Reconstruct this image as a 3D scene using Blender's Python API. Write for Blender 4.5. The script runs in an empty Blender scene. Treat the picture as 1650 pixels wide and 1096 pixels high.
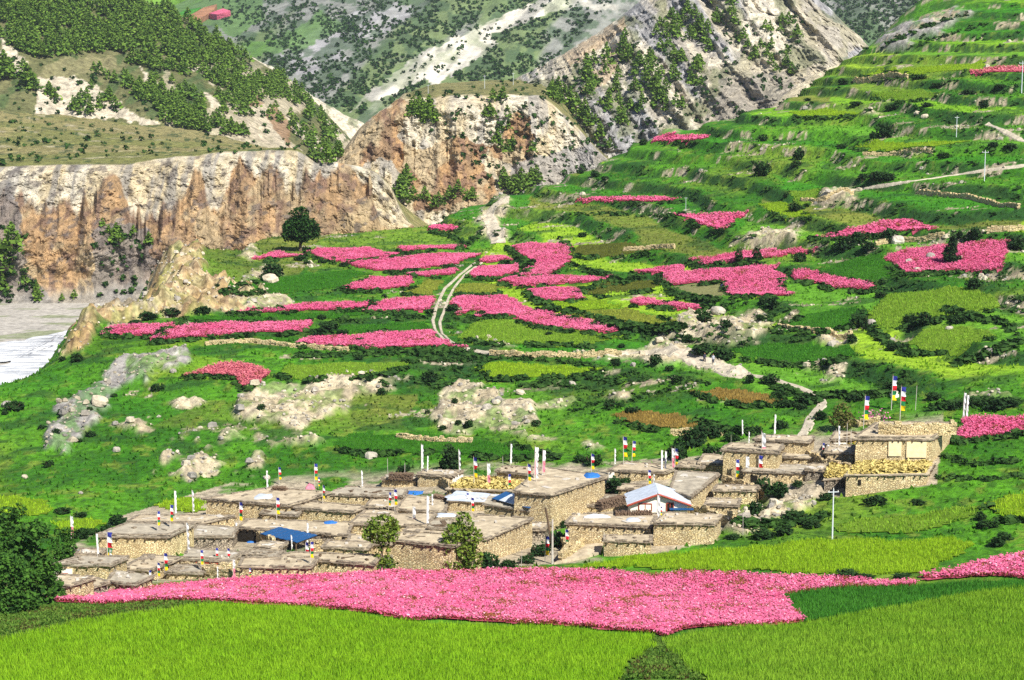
import bpy, math, random
import numpy as np
from mathutils import Vector
from mathutils.bvhtree import BVHTree
random.seed(7); RNG = np.random.default_rng(11)
scene = bpy.context.scene
COL = scene.collection
# ------------------------------------------------------------------ camera
FPX, CX, CY, PITCH, CAMZ = 3079.0, 825.0, 548.0, math.radians(8.8), 50.0
cam = bpy.data.cameras.new('camera'); cam.sensor_width = 36.0; cam.lens = 36.0*FPX/1650.0
cam.clip_start = 1.0; cam.clip_end = 12000.0
camo = bpy.data.objects.new('camera', cam); COL.objects.link(camo)
camo.location = (0, 0, CAMZ); camo.rotation_euler = (math.pi/2-PITCH, 0, 0)
scene.camera = camo
# ------------------------------------------------------------------ sky, sun, exposure
SUN = Vector((0.40, -0.60, 0.74)).normalized()
world = bpy.data.worlds.new('World'); scene.world = world; world.use_nodes = True
wn = world.node_tree.nodes; wl = world.node_tree.links; wn.clear()
wo = wn.new('ShaderNodeOutputWorld'); wb = wn.new('ShaderNodeBackground'); ws = wn.new('ShaderNodeTexSky')
ws.sky_type = 'NISHITA'; ws.sun_disc = False
ws.sun_elevation = math.asin(SUN.z); ws.sun_rotation = math.atan2(SUN.x, SUN.y)
ws.altitude = 3500.0; ws.air_density = 0.8; ws.dust_density = 0.4
wb.inputs['Strength'].default_value = 0.085
wl.new(ws.outputs[0], wb.inputs[0]); wl.new(wb.outputs[0], wo.inputs[0])
sl = bpy.data.lights.new('sun', 'SUN'); sl.energy = 5.0; sl.angle = math.radians(0.5); sl.color = (1.0, 0.955, 0.87)
so = bpy.data.objects.new('sun', sl); COL.objects.link(so)
so.rotation_euler = SUN.to_track_quat('Z', 'Y').to_euler(); so.location = (0, 0, 300)
scene.view_settings.view_transform = 'Standard'; scene.view_settings.look = 'None'
scene.view_settings.exposure = 0.78; scene.view_settings.gamma = 1.0; scene.view_settings.use_curve_mapping = False
scene.cycles.max_bounces = 6; scene.cycles.diffuse_bounces = 3; scene.cycles.use_denoising = False
# ------------------------------------------------------------------ geometry of the view (pixels of the 1650 x 1096 photograph)
CP, SP = math.cos(PITCH), math.sin(PITCH)
def rays(px, py):
    px = np.asarray(px, float); py = np.asarray(py, float)
    dx = (px-CX)/FPX; dy = (CY-py)/FPX
    return dx, CP+dy*SP, -SP+dy*CP
def at_depth(px, py, Y):
    a, b, c = rays(px, py); t = Y/b
    return np.stack([a*t, np.asarray(Y, float)+0*a, CAMZ+c*t], -1)
def at_z(px, py, z):
    a, b, c = rays(px, py); t = (z-CAMZ)/c
    return np.stack([a*t, b*t, CAMZ+c*t], -1)
def project(P):
    x, y, z = P[..., 0], P[..., 1], P[..., 2]-CAMZ
    f = y*CP-z*SP; u = y*SP+z*CP
    f = np.maximum(f, 1e-3)
    return CX+FPX*x/f, CY-FPX*u/f
# ------------------------------------------------------------------ noise
def _h(ix, iy, iz, s):
    n = (ix*374761393+iy*668265263+iz*1442695041+s*974634777) & 0xffffffff
    n = ((n ^ (n >> 13))*1274126177) & 0xffffffff
    n = (n ^ (n >> 16)) & 0xffff
    return n/65535.0
def vnoise(x, y, z=None, s=0):
    x = np.asarray(x, float); y = np.asarray(y, float); z = np.zeros_like(x) if z is None else np.asarray(z, float)
    xf, yf, zf = np.floor(x), np.floor(y), np.floor(z)
    ix, iy, iz = xf.astype(np.int64), yf.astype(np.int64), zf.astype(np.int64)
    a, b, c = x-xf, y-yf, z-zf
    a = a*a*(3-2*a); b = b*b*(3-2*b); c = c*c*(3-2*c)
    def pl(k):
        p00 = _h(ix, iy, iz+k, s); p10 = _h(ix+1, iy, iz+k, s); p01 = _h(ix, iy+1, iz+k, s); p11 = _h(ix+1, iy+1, iz+k, s)
        return (p00*(1-a)+p10*a)*(1-b)+(p01*(1-a)+p11*a)*b
    if not np.any(zf != z) : return pl(0)
    return pl(0)*(1-c)+pl(1)*c
def fbm(x, y, z=None, o=4, s=0, g=0.5):
    t = 0; a = 1; n = 0; f = 1
    for i in range(o):
        t = t+a*vnoise(np.asarray(x)*f+17.3*i, np.asarray(y)*f-9.1*i, None if z is None else np.asarray(z)*f+4.7*i, s+i); n += a; a *= g; f *= 2.03
    return t/n
def ridge(x, y, z=None, o=4, s=0):
    t = 0; a = 1; n = 0; f = 1
    for i in range(o):
        t = t+a*(1-np.abs(2*vnoise(np.asarray(x)*f+11*i, np.asarray(y)*f+5*i, None if z is None else np.asarray(z)*f, s+i)-1)); n += a; a *= .5; f *= 2.1
    return t/n
def sstep(a, b, x):
    t = np.clip((x-a)/(b-a), 0, 1); return t*t*(3-2*t)
def inpoly(x, y, poly):
    poly = np.asarray(poly, float); out = np.zeros(x.shape, bool)
    m = (x >= poly[:, 0].min()) & (x <= poly[:, 0].max()) & (y >= poly[:, 1].min()) & (y <= poly[:, 1].max())
    if not m.any(): return out
    X, Y = x[m], y[m]; r = np.zeros(X.shape, bool)
    for i in range(len(poly)):
        x1, y1 = poly[i]; x2, y2 = poly[i-1]
        if y1 == y2: continue
        c = ((y1 > Y) != (y2 > Y)) & (X < (x2-x1)*(Y-y1)/(y2-y1)+x1)
        r ^= c
    out[m] = r
    return out
def blur(a, n):
    for _ in range(n):
        b = np.pad(a, 1, mode='edge')
        a = (b[1:-1, 1:-1]*2+b[:-2, 1:-1]+b[2:, 1:-1]+b[1:-1, :-2]+b[1:-1, 2:])/6
    return a
def lerp(a, b, t): return a+(b-a)*t
def mixc(C, c, m): return C+(np.asarray(c, float)-C)*m[..., None]
# ------------------------------------------------------------------ materials
def new_mat(name):
    m = bpy.data.materials.new(name); m.use_nodes = True
    nt = m.node_tree; b = nt.nodes['Principled BSDF']; b.inputs['Specular IOR Level'].default_value = 0.15
    b.inputs['Roughness'].default_value = 0.9
    return m, nt, b
def nd(nt, t, **k):
    n = nt.nodes.new(t)
    for a, v in k.items(): setattr(n, a, v)
    return n
def ramp(nt, stops):
    r = nt.nodes.new('ShaderNodeValToRGB'); e = r.color_ramp.elements
    while len(e) < len(stops): e.new(0.5)
    for i, (p, c) in enumerate(stops): e[i].position = p; e[i].color = tuple(c)+(1,) if len(c) == 3 else c
    return r
def mat_vcol(name, scale=1.0, vary=0.45, bump=0.0, bscale=None, rough=0.9, transl=0.0, stretch=(1, 1, 1)):
    """colour attribute times a fine grain, with relief"""
    m, nt, b = new_mat(name); L = nt.links
    b.inputs['Roughness'].default_value = rough
    at = nd(nt, 'ShaderNodeAttribute', attribute_name='Col')
    tc = nd(nt, 'ShaderNodeTexCoord'); mp = nd(nt, 'ShaderNodeMapping'); mp.inputs['Scale'].default_value = stretch
    L.new(tc.outputs['Object'], mp.inputs['Vector'])
    n1 = nd(nt, 'ShaderNodeTexNoise'); n1.inputs['Scale'].default_value = scale; n1.inputs['Detail'].default_value = 5; n1.inputs['Roughness'].default_value = .65
    L.new(mp.outputs[0], n1.inputs['Vector'])
    mr = nd(nt, 'ShaderNodeMapRange'); mr.inputs['From Min'].default_value = .3; mr.inputs['From Max'].default_value = .7
    mr.inputs['To Min'].default_value = 1-vary; mr.inputs['To Max'].default_value = 1+vary
    L.new(n1.outputs['Fac'], mr.inputs['Value'])
    mx = nd(nt, 'ShaderNodeVectorMath', operation='SCALE')
    L.new(at.outputs['Color'], mx.inputs[0]); L.new(mr.outputs[0], mx.inputs['Scale'])
    L.new(mx.outputs[0], b.inputs['Base Color'])
    if bump:
        n2 = nd(nt, 'ShaderNodeTexNoise'); n2.inputs['Scale'].default_value = bscale or scale; n2.inputs['Detail'].default_value = 6; n2.inputs['Roughness'].default_value = .7
        L.new(mp.outputs[0], n2.inputs['Vector'])
        bp = nd(nt, 'ShaderNodeBump'); bp.inputs['Strength'].default_value = 1; bp.inputs['Distance'].default_value = bump
        L.new(n2.outputs['Fac'], bp.inputs['Height']); L.new(bp.outputs[0], b.inputs['Normal'])
    if transl:
        tr = nd(nt, 'ShaderNodeBsdfTranslucent'); L.new(mx.outputs[0], tr.inputs['Color'])
        ms = nd(nt, 'ShaderNodeMixShader'); ms.inputs[0].default_value = transl
        L.new(b.outputs[0], ms.inputs[1]); L.new(tr.outputs[0], ms.inputs[2])
        L.new(ms.outputs[0], nt.nodes['Material Output'].inputs[0])
    return m
def mat_plain(name, c, vary=0.2, scale=3.0, rough=0.8, spec=0.2, bump=0.0, c2=None, transl=0.0):
    m, nt, b = new_mat(name); L = nt.links
    b.inputs['Roughness'].default_value = rough; b.inputs['Specular IOR Level'].default_value = spec
    tc = nd(nt, 'ShaderNodeTexCoord'); n = nd(nt, 'ShaderNodeTexNoise'); n.inputs['Scale'].default_value = scale; n.inputs['Detail'].default_value = 6; n.inputs['Roughness'].default_value = .65
    L.new(tc.outputs['Object'], n.inputs['Vector'])
    c = np.array(c, float); d = np.clip(c*(1-vary), 0, 1); e = np.clip((c if c2 is None else np.array(c2))*(1+vary), 0, 1)
    r = ramp(nt, [(.3, tuple(d)), (.7, tuple(e))])
    L.new(n.outputs['Fac'], r.inputs[0]); L.new(r.outputs[0], b.inputs['Base Color'])
    if bump:
        bp = nd(nt, 'ShaderNodeBump'); bp.inputs['Distance'].default_value = bump
        L.new(n.outputs['Fac'], bp.inputs['Height']); L.new(bp.outputs[0], b.inputs['Normal'])
    if transl:
        tr = nd(nt, 'ShaderNodeBsdfTranslucent'); L.new(r.outputs[0], tr.inputs['Color'])
        ms = nd(nt, 'ShaderNodeMixShader'); ms.inputs[0].default_value = transl
        L.new(b.outputs[0], ms.inputs[1]); L.new(tr.outputs[0], ms.inputs[2])
        L.new(ms.outputs[0], nt.nodes['Material Output'].inputs[0])
    return m
def mat_masonry(name, stones, joint, sx=3.3, sz=6.6):
    """dry-laid flat stones: one colour per stone, dark joints, relief"""
    m, nt, b = new_mat(name); L = nt.links
    tc = nd(nt, 'ShaderNodeTexCoord'); mp = nd(nt, 'ShaderNodeMapping'); mp.inputs['Scale'].default_value = (sx, sx, sz)
    L.new(tc.outputs['Object'], mp.inputs['Vector'])
    v = nd(nt, 'ShaderNodeTexVoronoi'); v.inputs['Scale'].default_value = 1; v.inputs['Randomness'].default_value = .85
    e = nd(nt, 'ShaderNodeTexVoronoi', feature='DISTANCE_TO_EDGE'); e.inputs['Scale'].default_value = 1; e.inputs['Randomness'].default_value = .85
    L.new(mp.outputs[0], v.inputs['Vector']); L.new(mp.outputs[0], e.inputs['Vector'])
    sp = nd(nt, 'ShaderNodeSeparateColor'); L.new(v.outputs['Color'], sp.inputs[0])
    r = ramp(nt, [(i/(len(stones)-1), c) for i, c in enumerate(stones)]); L.new(sp.outputs[0], r.inputs[0])
    big = nd(nt, 'ShaderNodeTexNoise'); big.inputs['Scale'].default_value = .45; big.inputs['Detail'].default_value = 4; L.new(tc.outputs['Object'], big.inputs['Vector'])
    mr = nd(nt, 'ShaderNodeMapRange'); mr.inputs['From Min'].default_value = .3; mr.inputs['From Max'].default_value = .7; mr.inputs['To Min'].default_value = .72; mr.inputs['To Max'].default_value = 1.2
    L.new(big.outputs[0], mr.inputs[0])
    sc = nd(nt, 'ShaderNodeVectorMath', operation='SCALE'); L.new(r.outputs[0], sc.inputs[0]); L.new(mr.outputs[0], sc.inputs['Scale'])
    j = nd(nt, 'ShaderNodeMapRange'); j.inputs['From Min'].default_value = .03; j.inputs['From Max'].default_value = .16; L.new(e.outputs['Distance'], j.inputs[0])
    mx = nd(nt, 'ShaderNodeMix', data_type='RGBA'); mx.inputs[6].default_value = tuple(joint)+(1,)
    L.new(j.outputs[0], mx.inputs[0]); L.new(sc.outputs[0], mx.inputs[7]); L.new(mx.outputs[2], b.inputs['Base Color'])
    bp = nd(nt, 'ShaderNodeBump'); bp.inputs['Distance'].default_value = .06; L.new(j.outputs[0], bp.inputs['Height']); L.new(bp.outputs[0], b.inputs['Normal'])
    return m
M = {}
M['ground'] = mat_vcol('ground_grass', 0.9, .5, .35, 1.6)
M['crop'] = mat_vcol('crop', 1.2, .3, 0, transl=.3)
M['leaf'] = mat_vcol('leaf', .8, .3, 0, transl=.2)
M['cliff'] = mat_vcol('cliff_rock', .3, .5, 2.2, .45, stretch=(1, 1, .7))
M['far'] = mat_vcol('far_slope', .05, .3, 3.0, .12)
M['rockv'] = mat_vcol('boulder_rock', 1.2, .3, .15, 2.5)
M['wall'] = mat_masonry('dry_stone_masonry', [(.42, .31, .17), (.63, .49, .26), (.74, .61, .35), (.52, .41, .24), (.77, .66, .42), (.62, .46, .22)], (.31, .23, .13))
M['wallpale'] = mat_masonry('pale_stone_masonry', [(.54, .41, .21), (.72, .58, .31), (.80, .68, .40), (.66, .52, .27)], (.36, .27, .14))
M['wallgrey'] = mat_masonry('grey_stone_masonry', [(.2, .17, .13), (.40, .34, .26), (.52, .44, .32), (.30, .25, .19)], (.07, .055, .04))
M['roof'] = mat_plain('mud_roof', (.36, .295, .205), .26, .9, .95, .05, .12, c2=(.47, .395, .28))
M['roofgrey'] = mat_plain('grey_mud_roof', (.30, .265, .21), .25, 1.1, .95, .05, .12, c2=(.39, .345, .265))
M['slate'] = mat_plain('slate_edging', (.13, .105, .08), .4, 2.5, .85, .2, .12, c2=(.29, .24, .175))
M['wood'] = mat_plain('weathered_timber', (.12, .085, .055), .4, 3, .85, .1, .05)
M['palewood'] = mat_plain('pale_timber_pole', (.50, .46, .40), .25, 4, .7, .2)
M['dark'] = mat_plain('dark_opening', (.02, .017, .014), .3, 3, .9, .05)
M['whitewash'] = mat_plain('whitewash', (.82, .77, .66), .12, 1.5, .9, .05, .05)
M['cream'] = mat_plain('cream_plaster', (.74, .62, .37), .15, 1.2, .9, .05, .06)
M['redframe'] = mat_plain('red_painted_wood', (.32, .06, .035), .3, 4, .6, .2)
M['bluemetal'] = mat_plain('blue_sheet', (.012, .075, .21), .2, 2, .45, .4, .03)
M['palemetal'] = mat_plain('pale_blue_sheet', (.52, .57, .64), .18, 1.6, .4, .4, .03)
M['bluetarp'] = mat_plain('blue_tarp', (.03, .16, .48), .25, 3, .5, .3, .15)
M['straw'] = mat_plain('straw', (.46, .36, .11), .3, 2.2, .95, .05, .3, c2=(.60, .49, .18))
M['firewood'] = mat_plain('firewood', (.16, .11, .075), .5, 5, .9, .05)
M['steel'] = mat_plain('galvanised_steel', (.62, .66, .70), .1, 3, .45, .5)
for k, c in dict(blue=(.035, .045, .30), white=(.86, .86, .86), red=(.62, .022, .035), green=(.02, .21, .07), yellow=(.85, .62, .01), pink=(.78, .25, .33)).items():
    M['f'+k] = mat_plain(k+'_flag_cloth', c, .08, 3, .8, .1, transl=.25)
# ------------------------------------------------------------------ mesh helpers
def mk(name, V, F, mat=None, col=None, parent=None, smooth=False, link=True, mi=None, **props):
    """F: list of int arrays (n x 3 or n x 4)"""
    V = np.ascontiguousarray(V, np.float32); F = [np.asarray(f, np.int32) for f in F if len(f)]
    me = bpy.data.meshes.new(name)
    me.vertices.add(len(V)); me.vertices.foreach_set('co', V.ravel())
    idx = np.concatenate([f.ravel() for f in F]); tot = np.concatenate([np.full(len(f), f.shape[1], np.int32) for f in F])
    st = np.concatenate([[0], np.cumsum(tot)[:-1]]).astype(np.int32)
    me.loops.add(len(idx)); me.loops.foreach_set('vertex_index', idx)
    me.polygons.add(len(tot)); me.polygons.foreach_set('loop_start', st); me.polygons.foreach_set('loop_total', tot)
    if mi is not None: me.polygons.foreach_set('material_index', np.asarray(mi, np.int32))
    me.polygons.foreach_set('use_smooth', np.full(len(tot), smooth, bool))
    if col is not None:
        a = me.attributes.new('Col', 'FLOAT_COLOR', 'POINT')
        c = np.ones((len(V), 4), np.float32); c[:, :3] = col; a.data.foreach_set('color', c.ravel())
    me.update(calc_edges=True)
    if mat is not None:
        for q in (mat if isinstance(mat, (list, tuple)) else [mat]): me.materials.append(q)
    if not link: return me
    return place(name, me, parent, **props)
def place(name, me, parent=None, loc=None, rot=None, scale=None, **props):
    o = bpy.data.objects.new(name, me); COL.objects.link(o)
    if parent is not None: o.parent = parent
    if loc is not None: o.location = loc
    if rot is not None: o.rotation_euler = rot
    if scale is not None: o.scale = (scale,)*3 if np.isscalar(scale) else scale
    for k, v in props.items(): o[k] = v
    return o
class B:
    """collects simple solids for one mesh"""
    def __init__(s): s.v = []; s.f4 = []; s.f3 = []; s.n = 0
    def add(s, V, F):
        for f in F: (s.f4 if len(f) == 4 else s.f3).append([i+s.n for i in f])
        s.v += [tuple(p) for p in V]; s.n += len(V)
    def box(s, c, d, rz=0, jit=0):
        x, y, z = d[0]/2, d[1]/2, d[2]/2; co, si = math.cos(rz), math.sin(rz); V = []
        for a, b, e in ((-1,-1,-1),(1,-1,-1),(1,1,-1),(-1,1,-1),(-1,-1,1),(1,-1,1),(1,1,1),(-1,1,1)):
            p, q, r = a*x*(1+random.uniform(-jit, jit)), b*y*(1+random.uniform(-jit, jit)), e*z*(1+random.uniform(-jit, jit))
            V.append((c[0]+p*co-q*si, c[1]+p*si+q*co, c[2]+r))
        s.add(V, [(3,2,1,0),(4,5,6,7),(0,1,5,4),(1,2,6,5),(2,3,7,6),(3,0,4,7)])
    def tube(s, p, q, r0, r1=None, n=6):
        p = Vector(p); q = Vector(q); r1 = r0 if r1 is None else r1; d = (q-p).normalized()
        a = d.cross(Vector((0.3, 0.9, 0.1)) if abs(d.z) > .5 else Vector((0, 0, 1))).normalized(); b = d.cross(a)
        V = []
        for P, r in ((p, r0), (q, r1)):
            for i in range(n):
                t = 2*math.pi*i/n; V.append(P+a*math.cos(t)*r+b*math.sin(t)*r)
        F = [(i, (i+1) % n, n+(i+1) % n, n+i) for i in range(n)]
        F += [(0, i+1, i) for i in range(1, n-1)]+[(n, n+i, n+i+1) for i in range(1, n-1)]
        s.add(V, F)
    def mesh(s, name, mat, parent=None, link=True, smooth=False, **props):
        return mk(name, np.array(s.v), [np.array(s.f4).reshape(-1, 4), np.array(s.f3).reshape(-1, 3)], mat, parent=parent, link=link, smooth=smooth, **props)
def empty(name, loc, rz=0, **props):
    o = bpy.data.objects.new(name, None); COL.objects.link(o); o.location = loc; o.rotation_euler = (0, 0, rz); o.empty_display_size = .5
    for k, v in props.items(): o[k] = v
    return o
def leaves(P, size, rng, up=.3, asp=1.0):
    """one bent four-cornered leaf clump at each point of P; returns verts, quads"""
    n = len(P); size = np.broadcast_to(size, (n,))
    N = rng.normal(size=(n, 3)); N[:, 2] = np.abs(N[:, 2])+up; N /= np.linalg.norm(N, axis=1)[:, None]
    T = np.cross(N, rng.normal(size=(n, 3))); T /= np.linalg.norm(T, axis=1)[:, None]; Bt = np.cross(N, T)
    s = size[:, None]
    k = rng.uniform(.6, 1.3, (n, 4, 1))
    V = np.stack([P-T*s*k[:, 0], P-Bt*s*asp*k[:, 1], P+T*s*k[:, 2], P+Bt*s*asp*k[:, 3]], 1)
    V[:, 0] += N*s*.25; V[:, 2] += N*s*.25
    return V.reshape(-1, 3), np.arange(n*4).reshape(-1, 4)
# ================================================================== FIELD OUTLINES (traced on the photograph, cast onto the ground below)
# kind, short name used by neighbours' labels, label, outline
PINK = [
 ('narrow pink field at the river crag', 'narrow pink buckwheat strip ending above the crag by the river', [(159,540),(182,527),(215,524),(280,520),(277,529),(257,533),(243,541),(199,541)]),
 ('long pink strip next to the river-crag field', 'long pink buckwheat strip just right of the riverside crag strip', [(243,551),(270,534),(282,527),(304,524),(506,519),(496,532),(486,536),(405,538),(304,545)]),
 ('pink strip with a lone bush in it', 'pink buckwheat strip with one dark bush growing inside it, below the double track', [(480,556),(499,544),(586,541),(607,537),(694,534),(708,546),(748,561),(654,561),(539,559)]),
 ('pink band above the cream bank', 'thin pink buckwheat band running along the top of a cream earth bank', [(364,506),(461,494),(499,488),(593,485),(583,496),(569,499),(485,502),(384,506)]),
 ('square pink field left of the track bend', 'four sided pink buckwheat field touching the left side of the track bend', [(583,504),(607,492),(620,483),(698,478),(696,499),(674,501),(593,503)]),
 ('forked pink field right of the track', 'large pink buckwheat field right of the track tapering into a long tail', [(725,488),(737,478),(818,478),(835,488),(845,495),(889,507),(936,515),(997,534),(936,535),(889,529),(842,519),(818,509),(784,510),(768,514),(762,512),(781,502),(774,500),(735,509),(747,499)]),
 ('pink field shaped like a slipper', 'pink buckwheat wedge with a round left tip, alone amid green plots', [(554,468),(566,460),(600,446),(664,447),(657,463),(607,467)]),
 ('broad pink band below the lone tree terrace', 'long broad pink buckwheat band reaching the top of the double track', [(553,423),(620,416),(715,409),(779,408),(748,418),(735,426),(704,431),(637,438),(600,435),(566,429)]),
 ('short pink sliver by the track', 'short thin pink buckwheat sliver tucked under the long broad band', [(654,443),(688,438),(735,434),(731,443),(688,447)]),
 ('pink field right of the lone tree', 'pink buckwheat field starting at the foot of the lone tree', [(492,406),(519,401),(600,400),(620,407),(650,412),(607,416),(539,423),(519,416)]),
 ('pink triangle left of the lone tree', 'small pink buckwheat triangle left of the lone tree trunk', [(404,419),(424,411),(448,406),(478,412),(492,414),(438,417)]),
 ('thin pink strip at the terrace back', 'thin pink buckwheat strip behind the broad band near the cliff', [(639,398),(688,397),(745,395),(752,399),(688,403),(647,406)]),
 ('tiny pink patch by the gully road', 'tiny oval pink buckwheat patch left of the pale gully road', [(694,365),(708,363),(728,364),(738,370),(708,374),(696,372)]),
 ('small pink sliver right of the track top', 'small flat pink buckwheat sliver right of the top of the double track', [(766,424),(784,414),(815,414),(827,421),(801,423)]),
 ('rounded pink plot right of the track', 'rounded pink buckwheat plot between the double track and the boot shaped field', [(756,445),(768,431),(828,428),(837,436),(825,443),(801,448),(761,447)]),
 ('boot shaped pink field', 'tall boot shaped pink buckwheat field edged by dark hedge', [(825,396),(869,393),(919,396),(916,423),(899,436),(886,444),(828,444.5),(855,431),(859,423),(835,407)]),
 ('lens shaped pink strip', 'lens shaped pink buckwheat strip below the boot shaped field', [(803,455),(822,447),(903,445),(987,449),(957,455),(889,459),(835,461)]),
 ('small pink block above the lime plot', 'small pink buckwheat block joined to a lime green plot', [(849,468),(889,465),(930,465),(933,477),(943,481),(903,485),(876,486),(859,478)]),
 ('pink sliver above the rubble', 'pointed pink buckwheat sliver just above the pale rubble slope', [(1012,485),(1038,480),(1071,487),(1139,495),(1122,500),(1071,496),(1021,490)]),
 ('largest terrace pink field', 'largest pink buckwheat field on the terraces, wrapping a pale harvested plot', [(1016,438),(1098,428),(1105,438),(1190,433),(1259,425),(1245,435),(1265,445),(1259,465),(1279,477),(1178,477),(1164,454),(1125,456),(1085,461),(1075,455),(1066,441)]),
 ('pink blade right of the largest terrace field', 'blade shaped pink buckwheat field sloping down right of the largest terrace field', [(1276,442),(1282,436),(1316,438),(1357,449),(1397,455),(1409,466),(1397,470),(1336,462),(1279,448.5)]),
 ('slanting pink strip with two young trees', 'slanting pink buckwheat strip with two young dark trees on its edge', [(1110,422),(1134,416),(1201,405),(1323,397),(1269,410),(1191,420),(1134,427)]),
 ('arrowhead pink field', 'arrowhead shaped pink buckwheat field pointing down to a dark hedge', [(1085,343),(1207,339),(1180,358),(1170,372),(1155,370),(1112,353)]),
 ('pink hump on the right slope', 'humped pink buckwheat field behind three round green bushes', [(1306,383),(1360,374),(1397,361),(1465,354),(1510,369),(1465,373),(1380,381),(1336,384)]),
 ('pink field around the juniper', 'wide pink buckwheat field with a dark juniper and rocks standing in it', [(1429,410),(1471,400),(1627,384),(1613,435),(1539,437),(1451,441),(1448,432),(1429,417)]),
 ('thin pink line high on the ridge', 'thin pale pink buckwheat line across the middle of the upper terraces', [(927,323),(956,317),(1050,317),(1100,322),(1050,326),(980,326)]),
 ('pink sliver on the skyline', 'faint pink buckwheat sliver at the skyline edge of the terraced hill', [(1043,226),(1055,222),(1145,220),(1123,226),(1050,230)]),
 ('topmost pink strip', 'topmost pink buckwheat strip high on the terraced hill by a power pole', [(1561,115),(1605,107),(1670,108),(1670,117),(1576,119)]),
 ('pink field beside the big house', 'pink buckwheat field to the right of the big two storey house', [(1538,711),(1553,693),(1550,676),(1589,673),(1680,673),(1680,696),(1589,705)]),
 ('crescent pink field', 'crescent shaped reddish pink buckwheat field on the lower left slope', [(290,608),(338,590),(371,585),(412,587),(432,603),(419,618),(392,627),(385,620),(378,608),(338,605)]),
 ('big pink field in front of the village', 'huge deep pink buckwheat field spread in front of the stone village', [(78,970),(180,952),(330,936),(480,926),(640,919),(800,917),(950,916),(1100,921),(1250,926),(1425,934),(1474,935),(1476,941),(1420,943),(1330,945),(1262,955),(1265,970),(1292,1004),(1220,1013),(1160,1010),(1100,1018),(1065,1028),(1040,1020),(880,1010),(740,1000),(660,1003),(560,985),(460,978),(380,973),(250,972)]),
 ('pink field at the picture edge', 'deep pink buckwheat wedge widening beside the dark green potato strip', [(1475,932),(1560,910),(1650,888),(1700,876),(1700,937),(1560,931)]),
]
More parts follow.
